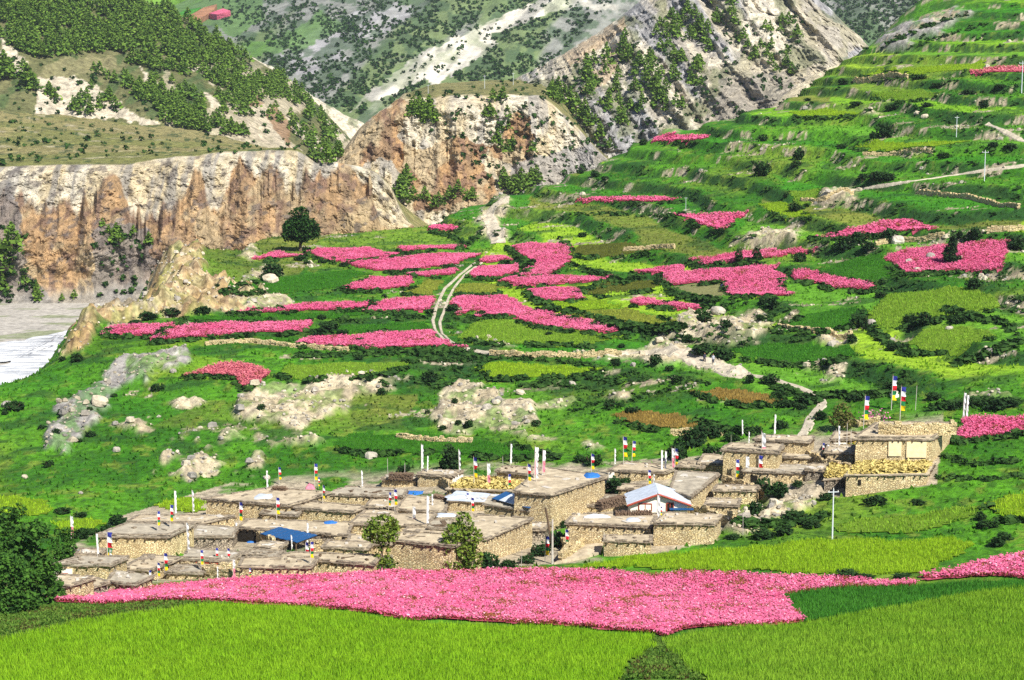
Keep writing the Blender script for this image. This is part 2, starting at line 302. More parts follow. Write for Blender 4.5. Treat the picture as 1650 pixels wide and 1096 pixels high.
# green, lime, brown crops: colour key, short, label, outline, crop height
CROPS = [
 ('wheat', 'lime field left of the weedy gully', 'broad lime green barley field in front, left of the weedy gully', [(-60,1040),(0,1030),(130,1001),(330,976),(480,979),(660,1004),(880,1012),(1052,1026),(1048,1046),(1020,1064),(1000,1085),(975,1125),(-60,1125)], .55),
 ('wheat2', 'lime field right of the weedy gully', 'broad green barley field in front, right of the weedy gully', [(1066,1031),(1160,1013),(1292,1006),(1400,986),(1550,957),(1700,944),(1700,1125),(1165,1125),(1118,1080),(1076,1050)], .55),
 ('potato', 'dark green strip below the pink', 'dark green leafy crop strip bordering the big pink field', [(1262,960),(1330,948),(1480,943),(1700,938),(1700,948),(1550,958),(1400,986),(1300,1004),(1282,990)], .6),
 ('lime', 'lime field below the houses', 'bright lime barley field between the stone houses and the big pink field', [(920,915),(1000,900),(1160,885),(1340,870),(1540,868),(1568,880),(1520,912),(1480,925),(1400,926),(1240,922),(1050,915)], .5),
 ('lime', 'upper lime plot', 'lime green plot above the dark hedge, below the topmost pink strip', [(1380,122),(1480,109),(1590,101),(1580,113),(1440,124)], .5),
 ('lime2', 'second lime plot from the top', 'small olive lime plot under the upper lime plot', [(1400,157),(1480,144),(1515,150),(1460,163)], .5),
 ('lime', 'oval lime plot', 'oval bright lime plot alone on the upper terraces', [(1270,181),(1330,174),(1400,176),(1380,185),(1290,188)], .5),
 ('lime', 'swallow shaped lime plot', 'long curved lime plot below the round hillside bushes', [(1368,236),(1460,231),(1580,226),(1500,237),(1410,244)], .5),
 ('lime', 'curved lime plot by the bush', 'curved lime plot beside a dark bush and a bare earth patch', [(1225,328),(1260,325),(1290,340),(1320,348),(1270,352),(1240,340)], .45),
 ('lime2', 'lime plot with bare path', 'small lime plot next to a bare pale clearing', [(1275,309),(1318,304),(1318,320),(1292,334),(1276,320)], .45),
 ('lime2', 'pale lime terrace', 'wide pale lime terrace with darker furrows right of the boulder', [(1395,515),(1408,495),(1430,474),(1560,462),(1610,480),(1600,500),(1480,520),(1430,535)], .5),
 ('lime2', 'fan shaped pale plot', 'fan shaped pale green plot with one white stone', [(1455,557),(1500,527),(1560,525),(1610,540),(1560,560),(1490,570)], .4),
 ('lime2', 'lime plot above the left scree', 'long lime plot above the pale scree face', [(445,604),(470,587),(650,583),(660,590),(600,605),(470,612)], .4),
 ('lime', 'lime plot under the track', 'long lime plot under the lower path', [(770,592),(800,583),(950,590),(970,598),(880,608),(790,610)], .4),
 ('lime2', 'striped lime plot', 'yellowish striped lime plot below the forked pink field', [(740,545),(752,530),(770,516),(815,514),(850,524),(1005,545),(960,556),(800,553)], .4),
 ('gold', 'yellow plot left of the track', 'yellow green plot touching the track on its left', [(650,472),(672,460),(690,450),(716,451),(700,470),(690,476)], .4),
 ('gold', 'yellow plot right of the track', 'yellow green plot touching the track on its right', [(732,471),(748,456),(810,457),(805,470),(790,476)], .4),
 ('lime', 'lime plot in the hedge curve', 'bright lime plot curving under the small pink block', [(870,498),(905,485),(945,482),(990,488),(1000,495),(950,500)], .4),
 ('gold', 'olive plot in the hedge curve', 'olive yellow plot held between two dark hedges', [(905,508),(950,500),(1005,497),(1050,506),(1092,521),(1010,527),(960,520)], .4),
 ('brown', 'amber field above the village', 'amber brown ripening field directly above the village', [(982,671),(1010,661),(1060,663),(1110,674),(1158,686),(1060,693),(1010,682)], .5),
 ('brown', 'amber field by the winding path', 'amber brown ripening field left of the winding path', [(1112,632),(1160,624),(1200,628),(1245,638),(1275,650),(1200,653),(1150,644)], .5),
 ('olive', 'brownish terrace with dark hedge', 'brownish green terrace right of the lens shaped pink strip', [(925,467),(985,452),(1055,452),(1052,466),(960,476)], .35),
 ('olive', 'brownish terrace right of the boot field', 'brownish green terrace right of the boot shaped pink field', [(922,408),(935,395),(1000,391),(1075,404),(1000,411),(950,414)], .35),
 ('deep', 'deep green strip over the long pink strip', 'deep green crop strip directly above the long pink strip', [(282,518),(315,509),(560,501),(592,504),(560,512),(400,517)], .45),
 ('deep', 'deep green plot left of the track', 'deep green crop plot between two pink strips left of the track', [(510,534),(560,524),(690,518),(693,530),(600,535),(540,540)], .45),
 ('deep', 'green terrace under the lone tree', 'smooth green terrace below the pink triangle by the lone tree', [(350,470),(420,450),(560,434),(600,440),(560,452),(600,448),(560,462),(480,470)], .35),
 ('deep', 'green wedge beside the juniper field', 'deep green wedge left of the juniper field', [(1322,438),(1375,416),(1425,408),(1432,430),(1450,444),(1400,456),(1360,446)], .4),
 ('deep', 'green plot below the blade field', 'green plot under the blade shaped pink field', [(1245,532),(1300,505),(1380,492),(1375,525),(1330,533)], .4),
 ('deep', 'green oval by the pale path', 'green oval plot above the pale rocky path', [(1165,565),(1240,553),(1370,560),(1385,575),(1290,588),(1210,580)], .4),
 ('pale', 'pale harvested plot', 'pale green harvested plot inside the largest terrace pink field', [(1072,463),(1090,461),(1125,457),(1162,456),(1176,476),(1150,482),(1110,474)], .08),
 ('lime', 'lime plot left of the village', 'lime plot behind the dark trees at the far left', [(-30,800),(50,800),(92,822),(60,832),(-30,836)], .4),
 ('lime', 'small lime plot behind the trees', 'small lime plot between dark trees and the leftmost houses', [(85,838),(176,837),(155,852),(100,862)], .4),
 ('lime', 'lime plot with white flags', 'small lime plot where two white prayer flags stand', [(245,815),(290,800),(328,800),(330,822),(300,828)], .4),
 ('deep', 'green terrace behind the village', 'wide deep green terrace right behind the village roofs', [(525,716),(560,700),(690,696),(820,716),(900,735),(840,740),(700,728),(580,730)], .4),
 ('lime2', 'terrace under the right cliff house', 'green barley terrace to the right of the tall grey utility pole', [(1350,860),(1370,840),(1500,822),(1590,812),(1560,832),(1470,862)], .45),
 ('lime', 'lime corner terrace', 'lime barley terrace at the edge below the green banks', [(1590,812),(1640,796),(1700,785),(1700,835),(1620,838)], .5),
]
CROPCOL = dict(wheat=((.19,.40,.012),(.32,.54,.022)), wheat2=((.16,.35,.016),(.29,.48,.035)), potato=((.035,.18,.014),(.09,.30,.03)), lime=((.26,.46,.012),(.40,.60,.03)),
 lime2=((.19,.38,.02),(.32,.50,.05)), gold=((.25,.33,.03),(.42,.45,.07)), brown=((.29,.18,.04),(.46,.33,.08)), olive=((.12,.15,.02),(.22,.24,.04)), deep=((.04,.20,.012),(.09,.30,.02)), pale=((.38,.38,.15),(.46,.46,.20)))
# bare rock and scree on the near slope: outline, colour
ROCK = [
 ([(370,660),(400,625),(470,618),(560,605),(655,605),(640,625),(570,650),(560,665),(480,687),(400,682)], 'cream'),
 ([(697,688),(705,640),(720,622),(770,625),(860,650),(865,685),(830,697),(720,697)], 'cream'),
 ([(60,728),(100,650),(170,608),(190,580),(290,568),(305,580),(200,622),(150,685),(110,732)], 'grey'),
 ([(95,575),(150,485),(180,463),(245,440),(300,436),(340,455),(420,478),(380,503),(250,512),(160,525),(128,562)], 'ochre'),
 ([(225,470),(260,425),(300,405),(330,400),(330,450),(260,470)], 'ochre'),
 ([(1045,552),(1100,512),(1120,505),(1230,508),(1243,530),(1210,548),(1160,552),(1060,560)], 'cream'),
 ([(930,573),(1020,568),(1050,556),(1100,563),(1205,596),(1205,612),(1100,592),(980,580)], 'cream'),
 ([(235,762),(270,735),(350,733),(432,745),(410,767),(280,768)], 'sparse'),
 ([(1190,388),(1210,375),(1280,373),(1296,380),(1280,396),(1220,399)], 'cream'),
 ([(1160,862),(1190,838),(1230,812),(1290,788),(1330,795),(1280,828),(1200,866)], 'cream'),
 ([(765,352),(808,316),(826,322),(806,350),(820,388),(790,390)], 'cream'),
 ([(280,507),(320,480),(440,475),(470,490),(360,507)], 'cream'),
 ([(860,648),(930,645),(900,660),(862,662)], 'cream'), ([(1330,612),(1345,585),(1362,590),(1355,612)], 'cream'),
 ([(1060,212),(1090,205),(1100,214),(1065,220)], 'cream'), ([(1370,300),(1385,310),(1350,335),(1310,325),(1340,305)], 'cream'),
 ([(390,445),(440,425),(450,440),(410,462)], 'cream'), ([(385,412),(405,396),(415,405),(405,418)], 'cream'),
 ([(1410,70),(1450,45),(1540,15),(1570,20),(1500,60),(1430,85)], 'grey'), ([(270,712),(330,698),(420,700),(440,712),(330,715)], 'sparse'),
 ([(980,640),(1020,632),(1010,642)], 'cream'), ([(1130,545),(1190,540),(1230,560),(1160,556)], 'cream'),
 ([(1265,590),(1320,583),(1350,590),(1300,600)], 'cream'), ([(1080,505),(1110,497),(1130,506),(1090,512)], 'sparse'),
 ([(255,650),(290,640),(330,645),(300,660)], 'cream'), ([(180,690),(220,680),(260,690),(220,700)], 'cream'),
 ([(1310,545),(1370,538),(1385,552),(1330,556)], 'cream'), ([(1380,180),(1395,175),(1420,180),(1400,186)], 'cream'),
 ([(430,720),(470,705),(530,712),(480,722)], 'cream'), ([(830,702),(890,705),(900,712),(850,712)], 'cream'),
 ([(940,715),(960,712),(975,720),(950,724)], 'cream'), ([(1560,640),(1600,632),(1640,640),(1600,648)], 'cream'),
 ([(760,555),(800,548),(840,557),(800,562)], 'cream'),
]
PATHS = [ # label, width (m), outline of the middle line
 ('pale stone-lined double track, left rut', .8, [(797,412),(765,424),(742,442),(716,466),(704,492),(697,516),(701,532),(713,546),(738,560)]),
 ('pale stone-lined double track, right rut', .7, [(790,414),(770,428),(752,440),(734,460),(723,480),(716,500),(708,520),(712,538),(728,552),(745,561)]),
 ('pale gully road climbing from the terraces', 3.6, [(803,392),(800,375),(790,358),(786,346),(800,333),(812,318)]),
 ('pale footpath along the lower terrace', 1.2, [(745,561),(790,570),(860,574),(960,574),(1040,568),(1075,570)]),
 ('wide pale rocky trail', 4.5, [(1040,566),(1080,568),(1120,580),(1165,594),(1205,604)]),
 ('winding grey path into the village', 1.7, [(1195,602),(1240,610),(1285,624),(1322,640),(1324,655),(1306,672),(1300,690),(1290,708)]),
 ('pale footpath high on the right slope', 1.4, [(1590,200),(1615,210),(1640,224),(1690,242)]),
 ('faint bare track on the right slope', 1.0, [(1320,322),(1360,308),(1420,300),(1500,288),(1580,276),(1690,262)]),
]
# ================================================================== NEAR GROUND: one height field over (bearing u = x / y, distance y)
def dz(py, Y): # height of the point seen at pixel row py at distance Y
    return float(at_depth(CX, py, Y)[2])
PROF = {
 -300: [(1250,92),(1096,125),(1000,152),(930,187),(880,212),(830,236),(770,262),(710,285),(675,300)],
 0:    [(1200,95),(1096,125),(1000,152),(930,187),(880,212),(830,236),(770,260),(700,283),(628,311)],
 150:  [(1200,95),(1096,125),(990,155),(950,187),(900,208),(830,236),(760,260),(690,285),(620,310),(560,333),(535,345),(508,358)],
 300:  [(1200,95),(1096,125),(975,160),(940,190),(900,208),(830,236),(760,260),(690,283),(620,307),(560,330),(500,362),(450,398),(397,445)],
 450:  [(1200,95),(1096,125),(980,160),(935,190),(830,235),(755,260),(690,281),(620,305),(560,330),(500,368),(450,408),(400,458),(383,478)],
 600:  [(1200,95),(1096,125),(985,160),(920,197),(830,234),(755,260),(690,280),(620,304),(560,330),(500,370),(450,410),(400,460),(379,488)],
 750:  [(1200,95),(1096,125),(995,160),(915,200),(830,230),(745,258),(690,278),(620,303),(560,330),(500,370),(450,410),(400,458),(346,515)],
 900:  [(1200,95),(1096,125),(1000,160),(915,200),(830,228),(740,256),(690,273),(620,300),(560,328),(500,366),(450,402),(400,440),(350,485),(292,540)],
 1050: [(1200,95),(1096,125),(1005,160),(915,200),(850,214),(740,252),(690,269),(620,296),(560,325),(500,358),(450,390),(400,424),(350,460),(300,496),(222,560)],
 1200: [(1200,95),(1096,125),(1005,160),(930,190),(880,205),(800,230),(720,252),(690,264),(620,292),(560,318),(500,348),(450,376),(400,405),(350,435),(300,465),(250,497),(184,545)],
 1350: [(1200,95),(1096,125),(1005,158),(935,185),(870,203),(800,225),(760,234),(690,258),(620,286),(560,310),(500,337),(450,362),(400,388),(350,415),(300,443),(250,472),(200,505),(124,558)],
 1500: [(1200,95),(1096,123),(1005,156),(935,182),(880,199),(840,210),(800,220),(740,234),(690,250),(620,277),(560,300),(500,325),(450,348),(400,372),(350,397),(300,423),(250,449),(200,477),(150,507),(100,539),(12,600)],
 1650: [(1200,95),(1096,121),(1005,153),(930,178),(870,198),(800,216),(740,230),(690,244),(620,268),(560,290),(500,314),(450,336),(400,359),(350,383),(300,408),(250,434),(200,461),(150,490),(100,521),(50,553),(0,590),(-60,640)],
 1950: [(1200,95),(1096,119),(1005,150),(930,174),(870,193),(800,210),(740,224),(690,238),(620,262),(560,283),(500,306),(450,327),(400,350),(350,374),(300,398),(250,423),(200,450),(150,478),(100,508),(50,540),(0,575),(-60,625)],
}
TAIL = {-300:[(40,-30),(130,-37),(260,-41)], 0:[(60,-26),(110,-36),(200,-40)], 150:[(18,-12),(60,-30),(110,-38),(200,-41)], 300:[(20,-10),(60,-28),(110,-38),(160,-41)],
 450:[(25,-4),(70,-24),(120,-38),(150,-41)], 600:[(25,-3),(70,-22),(120,-36),(150,-40)], 750:[(40,2),(90,-14),(150,-34)], 900:[(30,5),(90,-8),(150,-24)],
 1050:[(30,16),(90,4),(150,-14)], 1200:[(30,26),(90,16),(150,0)], 1350:[(25,45),(90,38),(150,22)], 1500:[(30,68),(90,64),(150,50)], 1650:[(60,105),(120,108),(170,95)], 1950:[(60,105),(120,108),(170,95)]}
def pchip(x, y, q):
    x = np.asarray(x, float); y = np.asarray(y, float); h = np.diff(x); d = np.diff(y)/h; m = np.zeros_like(x)
    for i in range(1, len(x)-1):
        if d[i-1]*d[i] > 0:
            w1, w2 = 2*h[i]+h[i-1], h[i]+2*h[i-1]; m[i] = (w1+w2)/(w1/d[i-1]+w2/d[i])
    m[0] = d[0]; m[-1] = d[-1]
    k = np.clip(np.searchsorted(x, q)-1, 0, len(x)-2); t = np.clip((q-x[k])/h[k], 0, 1); H = h[k]
    return y[k]*(1+2*t)*(1-t)**2+H*m[k]*t*(1-t)**2+y[k+1]*t*t*(3-2*t)+H*m[k+1]*t*t*(t-1)
YR = [84.0]
while YR[-1] < 700: YR.append(YR[-1]*(1+1/(120 if YR[-1] < 185 else 360 if YR[-1] < 600 else 120)))
YR = np.array(YR); NU = 690
UR = np.linspace(-.36, .36, NU)
cols = sorted(PROF); ucol = np.array([(c-CX)/FPX/CP for c in cols])
ZC = []
for c in cols:
    k = [(Y, dz(py, Y)) for py, Y in PROF[c]]; yl = k[-1][0]
    k += [(yl+a, z) for a, z in TAIL[c]]
    if k[-1][0] < 705: k.append((705, k[-1][1]-1))
    k = np.array(k); ZC.append(pchip(k[:, 0], k[:, 1], np.minimum(YR, k[-1, 0])))
ZC = np.array(ZC)
Z0 = np.stack([pchip(ucol, ZC[:, j], UR) for j in range(len(YR))])     # rows: distance, columns: bearing
UU, YY = np.meshgrid(UR, YR); XX = UU*YY
FIELDS = [('p',)+f for f in PINK]
def pix(Z): return project(np.stack([XX, YY, Z], -1))
PX, PY = pix(Z0)
fm = np.zeros_like(Z0)
for f in PINK: fm[inpoly(PX, PY, f[2])] = 1
for f in CROPS: fm[inpoly(PX, PY, f[3])] = 1
fms = np.clip(blur(fm, 5)*1.3, 0, 1)
nl = fbm(XX/75, YY/60, o=3, s=3)
# terraces cut into the slope: level treads, short steep banks
STEP = 3.3
A = sstep(268, 290, YY)*sstep(620, 560, YY)*(1-fms)*(.25+.75*sstep(-60, 30, XX+.25*(YY-300)))
A *= 1-sstep(.05, .0, UU+.2)*sstep(300, 340, YY)*.6
t = Z0/STEP+1.9*nl+.55*fbm(XX/26, YY/20, o=3, s=8); fr = t-np.floor(t); RW = .26
g = np.where(fr < 1-RW, fr*.35, .35*(1-RW)+(1-.35*(1-RW))*sstep(1-RW, 1, fr))
lift = (g-fr)*STEP+.24*STEP
bank = sstep(1-RW-.05, 1-RW+.06, fr)*sstep(1.0, .93, fr)*A
Z1 = Z0+A*lift
rough = fbm(XX/5, YY/5, o=4, s=21)-.5
vill = sstep(186, 196, YY)*sstep(262, 250, YY)
near = sstep(190, 180, YY)
Z1 += rough*(.5*(1-fms)+.12)*(1-.75*vill)*(1-.7*near)
# bare rock: outlines wavered by noise
PX, PY = pix(Z1)
wx = (fbm(XX/4, YY/4, o=4, s=31)-.5)*34; wy = (fbm(XX/4, YY/4, o=4, s=37)-.5)*26
RK = {k: np.zeros_like(Z1) for k in ('cream', 'grey', 'ochre')}
thin = fbm(XX/2.6, YY/3.4, o=4, s=39) > .53
for poly, k in ROCK:
    q_ = inpoly(PX+wx, PY+wy, poly)
    RK['cream' if k == 'sparse' else k][q_&thin if k == 'sparse' else q_] = 1
for k in RK: RK[k] *= (1-fm)
# loose stony spots along the banks on the right slope
stony = (bank > .5)*(fbm(XX/12, YY/8, o=3, s=44) > .635)*sstep(-20, 40, XX)
stony = np.maximum(stony, (fbm(XX/12, YY/6, o=5, s=47) > .70)*sstep(270, 290, YY)*(1-fm)*(XX > -75))
stony *= (1-fm)
rk_all = np.clip(RK['cream']+RK['grey']+RK['ochre'], 0, 1)
rkb = blur(rk_all, 2)
Z1 += rkb*((ridge(XX/6, YY/6, o=4, s=51)-.55)*3.2+.3)
Z1 += RK['ochre']*0+blur(RK['ochre'], 2)*((ridge(XX/9, YY/9, o=3, s=53)-.5)*5+(ridge(XX/3.2, YY/4, o=4, s=57)-.55)*4.5)
PX, PY = pix(Z1)
# ---------------------------------------------- colour of the ground cover
def P3(a, b, m): return np.asarray(a)+(np.asarray(b)-np.asarray(a))*m[..., None]
n1 = fbm(XX/14, YY/20, o=4, s=61); n2 = fbm(XX/2.2, YY/3.0, o=4, s=67); n3 = fbm(XX/.9, YY/1.2, o=3, s=71); n4 = fbm(XX/30, YY/45, o=3, s=73)
C = P3((.032, .135, .006), (.076, .235, .010), sstep(.32, .68, n1))
C = mixc(C, (.17, .27, .025), sstep(.50, .68, n4)*.75)
C = mixc(C, (.20, .23, .035), sstep(.60, .72, n2)*.5)
C = mixc(C, (.022, .075, .011), sstep(.56, .68, n3)*.55)
bank_v = sstep(.30, .52, fbm(XX/40, YY/22, o=3, s=19))
C = mixc(C, (.016, .055, .012), bank_v*np.clip(bank*sstep(.25, .42, n2)*1.2, 0, 1)*.9)
# each terrace tread carries its own cover: pasture, young barley, fallow, potatoes
ti = np.floor(t).astype(np.int64); xc = np.floor((XX+18*fbm(XX/30, YY/30, o=2, s=15)+ti*37.0)/42).astype(np.int64); hc = _h(ti, xc, ti*0, 77); tread = sstep(.02, .10, fr)*sstep(1-RW, 1-RW-.08, fr)*np.clip(A*1.6, 0, 1)
for lo_, hi_, c_, k_ in ((0, .20, (.17, .36, .014), .85), (.20, .36, (.27, .43, .022), .85), (.36, .50, (.04, .19, .008), .85), (.50, .58, (.20, .19, .04), .6), (.58, .72, (.11, .29, .018), .8)):
    C = mixc(C, c_, ((hc >= lo_)&(hc < hi_))*tread*k_)
drk = sstep(.58, .68, fbm(XX/7, YY/4.5, o=5, s=79))*sstep(255, 275, YY)
C = mixc(C, (.018, .065, .012), drk*.7)
CR = P3((.42, .35, .225), (.55, .475, .325), sstep(.35, .65, n2)); CR = mixc(CR, (.22, .185, .14), sstep(.5, .64, n3)*.6)
GR = P3((.26, .245, .23), (.38, .355, .32), sstep(.35, .65, n2)); GR = mixc(GR, (.16, .15, .14), sstep(.54, .66, n3)*.5)
OC = P3((.36, .25, .115), (.48, .38, .22), sstep(.35, .65, n2)); OC = mixc(OC, (.19, .12, .07), sstep(.50, .62, n3)*.75)
grow = sstep(.50, .60, fbm(XX/3.2, YY/4.2, o=5, s=83))          # grass that has spread over the rock
for k, CC in (('cream', CR), ('grey', GR), ('ochre', OC)):
    m = np.clip(blur(RK[k], 1), 0, 1); C = C+(CC-C)*(m*(1-(.3 if k == 'ochre' else .65)*grow))[..., None]
C = C+(CR*.8-C)*(stony*sstep(.4, .52, n3))[..., None]
# lower-left flank and village yards
yard = vill*sstep(.34, .48, fbm(XX/6, YY/6, o=4, s=91))
hmask = inpoly(PX, PY, [(70,960),(80,900),(200,830),(430,760),(640,745),(960,745),(1130,735),(1240,690),(1400,650),(1520,660),(1510,780),(1360,800),(1180,815),(1160,870),(1000,905),(700,918),(300,935)])
C = C+(P3((.34, .29, .21), (.44, .37, .26), n2)-C)*(hmask*yard)[..., None]
# weedy bank and gully in front
weed = inpoly(PX+wx*.6, PY+wy*.6, [(-60,985),(60,970),(380,972),(300,985),(130,1012),(-60,1045)]) | inpoly(PX+wx*.6, PY+wy*.6, [(1050,1020),(1075,1035),(1080,1052),(1165,1125),(975,1125),(1010,1075),(1042,1050)])
C = C+(P3((.045, .14, .014), (.13, .23, .03), sstep(.35, .65, n3))-C)*weed[..., None]
RCOL = C.copy()
V = np.stack([XX, YY, Z1], -1).reshape(-1, 3)
i0 = (np.arange(len(YR)-1)[:, None]*NU+np.arange(NU-1)[None, :]).ravel()
Fq = np.stack([i0, i0+1, i0+NU+1, i0+NU], 1)
hill = mk('terraced_hillside', V, [Fq], M['ground'], col=C.reshape(-1, 3), smooth=True, kind='structure', label='green terraced hillside with banks, scrub and pale bare rock')
# ---------------------------------------------- queries on the ground
LY = np.log(YR)
def gz(x, y):
    x = np.asarray(x, float); y = np.asarray(y, float)
    u = np.clip((x/y-UR[0])/(UR[1]-UR[0]), 0, NU-1.001); r = np.clip(np.interp(y, YR, np.arange(len(YR))), 0, len(YR)-1.001)
    i = u.astype(int); j = r.astype(int); a = u-i; b = r-j
    return (Z1[j, i]*(1-a)+Z1[j, i+1]*a)*(1-b)+(Z1[j+1, i]*(1-a)+Z1[j+1, i+1]*a)*b
YF = np.exp(np.linspace(math.log(86), math.log(690), 1500))
def cast(px, py):
    """first point of the near ground seen at each pixel; NaN where none"""
    px = np.atleast_1d(np.asarray(px, float)); py = np.atleast_1d(np.asarray(py, float)); out = np.full((len(px), 3), np.nan)
    for s in range(0, len(px), 3000):
        a, b, c = rays(px[s:s+3000], py[s:s+3000]); X = YF[None]*(a/b)[:, None]; Zr = CAMZ+YF[None]*(c/b)[:, None]
        G = gz(X, np.broadcast_to(YF, X.shape)); d = Zr-G; hit = d <= 0; ok = hit.any(1); k = np.maximum(hit.argmax(1), 1); r = np.arange(len(k))
        d0, d1 = d[r, k-1], d[r, k]; t = np.clip(d0/(d0-d1+1e-9), 0, 1); Y = YF[k-1]+(YF[k]-YF[k-1])*t
        P = np.stack([Y*a/b, Y, CAMZ+Y*c/b], -1); P[~ok] = np.nan; out[s:s+3000] = P
    return out
def at(px, py): return cast(px, py)[0]
def inside_pts(poly, n, rng, warp=0):
    """n points of the ground spread evenly (by area of the ground) over an outline"""
    poly = np.asarray(poly, float); W = cast(poly[:, 0], poly[:, 1]); ok = ~np.isnan(W[:, 0]); W = W[ok]
    e = []                                                            # an uneven margin
    for i in range(len(W)):
        p, q = W[i], W[(i+1) % len(W)]; m = max(1, int(np.linalg.norm(q-p)/.8)); e += [p+(q-p)*k/m for k in range(m)]
    W = np.array(e); am = .9 if np.median(W[:, 1]) < 200 else 1.5
    W[:, 0] += am*1.6*(fbm(W[:, 0]/2.2, W[:, 1]/2.2, o=3, s=401)-.5); W[:, 1] += am*2.4*(fbm(W[:, 0]/2.2, W[:, 1]/2.2, o=3, s=402)-.5)
    lo, hi = W[:, :2].min(0), W[:, :2].max(0); out = []; got = 0
    for _ in range(40):
        q = rng.uniform(lo, hi, (max(2000, n*2), 2)); q = q[inpoly(q[:, 0], q[:, 1], W[:, :2])]; out.append(q); got += len(q)
        if got >= n: break
    q = np.concatenate(out)[:n]
    return np.column_stack([q, gz(q[:, 0], q[:, 1])]), W
def parea(W):
    x, y = W[:, 0], W[:, 1]; return abs(np.dot(x, np.roll(y, 1))-np.dot(y, np.roll(x, 1)))/2
# ================================================================== FIELDS
def tufts(P, h, w, rng, ca, cb, flower=None):
    """plants of a crop: leaning blades; with flower: a head of petals on dark stems"""
    n = len(P); ang = rng.uniform(0, np.pi, n); d = np.stack([np.cos(ang), np.sin(ang), 0*ang], 1); k = rng.uniform(.65, 1.15, n)
    lean = rng.normal(0, .28, (n, 2)); top = P+np.column_stack([lean[:, 0]*h*k, lean[:, 1]*h*k-.12*h, h*k]); ww = (w*rng.uniform(.6, 1.3, n))[:, None]
    mixv = rng.random(n)
    big = np.clip(fbm(P[:, 0]/5, P[:, 1]/5, o=3, s=5)*1.6-.3, 0, 1); mixv = np.clip(.55*mixv+.45*big, 0, 1)[:, None]
    c = np.asarray(ca)+(np.asarray(cb)-np.asarray(ca))*mixv
    if flower is None:
        V = np.stack([P-d*ww, P+d*ww, top], 1).reshape(-1, 3)
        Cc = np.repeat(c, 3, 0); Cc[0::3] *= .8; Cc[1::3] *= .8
        return V, np.arange(3*n).reshape(-1, 3), Cc
    gap = fbm(P[:, 0]/1.1, P[:, 1]/2.6, o=4, s=303)+.25*rng.random(n)-.12; gk, fk = (.68, .05) if P[:, 1].mean() < 200 else (.74, .0); c = np.where((gap > gk)[:, None], np.array((.24, .09, .03)), c); c = np.where((rng.random(n) < fk)[:, None], np.array((.88, .45, .58)), c)
    base = P+np.column_stack([0*k, 0*k, h*k*.35])
    V1 = np.stack([base-d*ww*.8, base+d*ww*.8, top], 1).reshape(-1, 3)
    far = P[:, 1].mean() > 200
    cs = np.repeat(np.where(rng.random((n, 1)) < .55, (.52, .09, .17) if far else (.40, .06, .08), (.40, .09, .12) if far else (.22, .15, .04)), 3, 0)
    N = rng.normal(0, .45, (n, 3)); N[:, 2] = 1; N[:, 1] -= .25; N /= np.linalg.norm(N, axis=1)[:, None]
    T = np.cross(N, np.array([0, 1, 0])); T /= np.linalg.norm(T, axis=1)[:, None]; Bt = np.cross(N, T)
    V2 = np.stack([top-T*ww*1.5-Bt*ww*.8, top+T*ww*1.5-Bt*ww*.8, top+Bt*ww*1.7], 1).reshape(-1, 3)
    V = np.concatenate([V1, V2]); Cc = np.concatenate([cs, np.repeat(c, 3, 0)])
    return V, np.arange(6*n).reshape(-1, 3), Cc
def sheet(poly, rise, step):
    """the closed stand of a crop: a low slab that follows the ground inside the outline"""
    W = cast(np.asarray(poly)[:, 0], np.asarray(poly)[:, 1]); W = W[~np.isnan(W[:, 0])]
    e = []
    for i in range(len(W)):
        p, q = W[i], W[(i+1) % len(W)]; m = max(1, int(np.linalg.norm(q-p)/(step*1.5)))
        e += [p+(q-p)*k/m for k in range(m)]
    e = np.array(e); return W, e
LAND = []                                                             # landmarks for labels: px, py, name
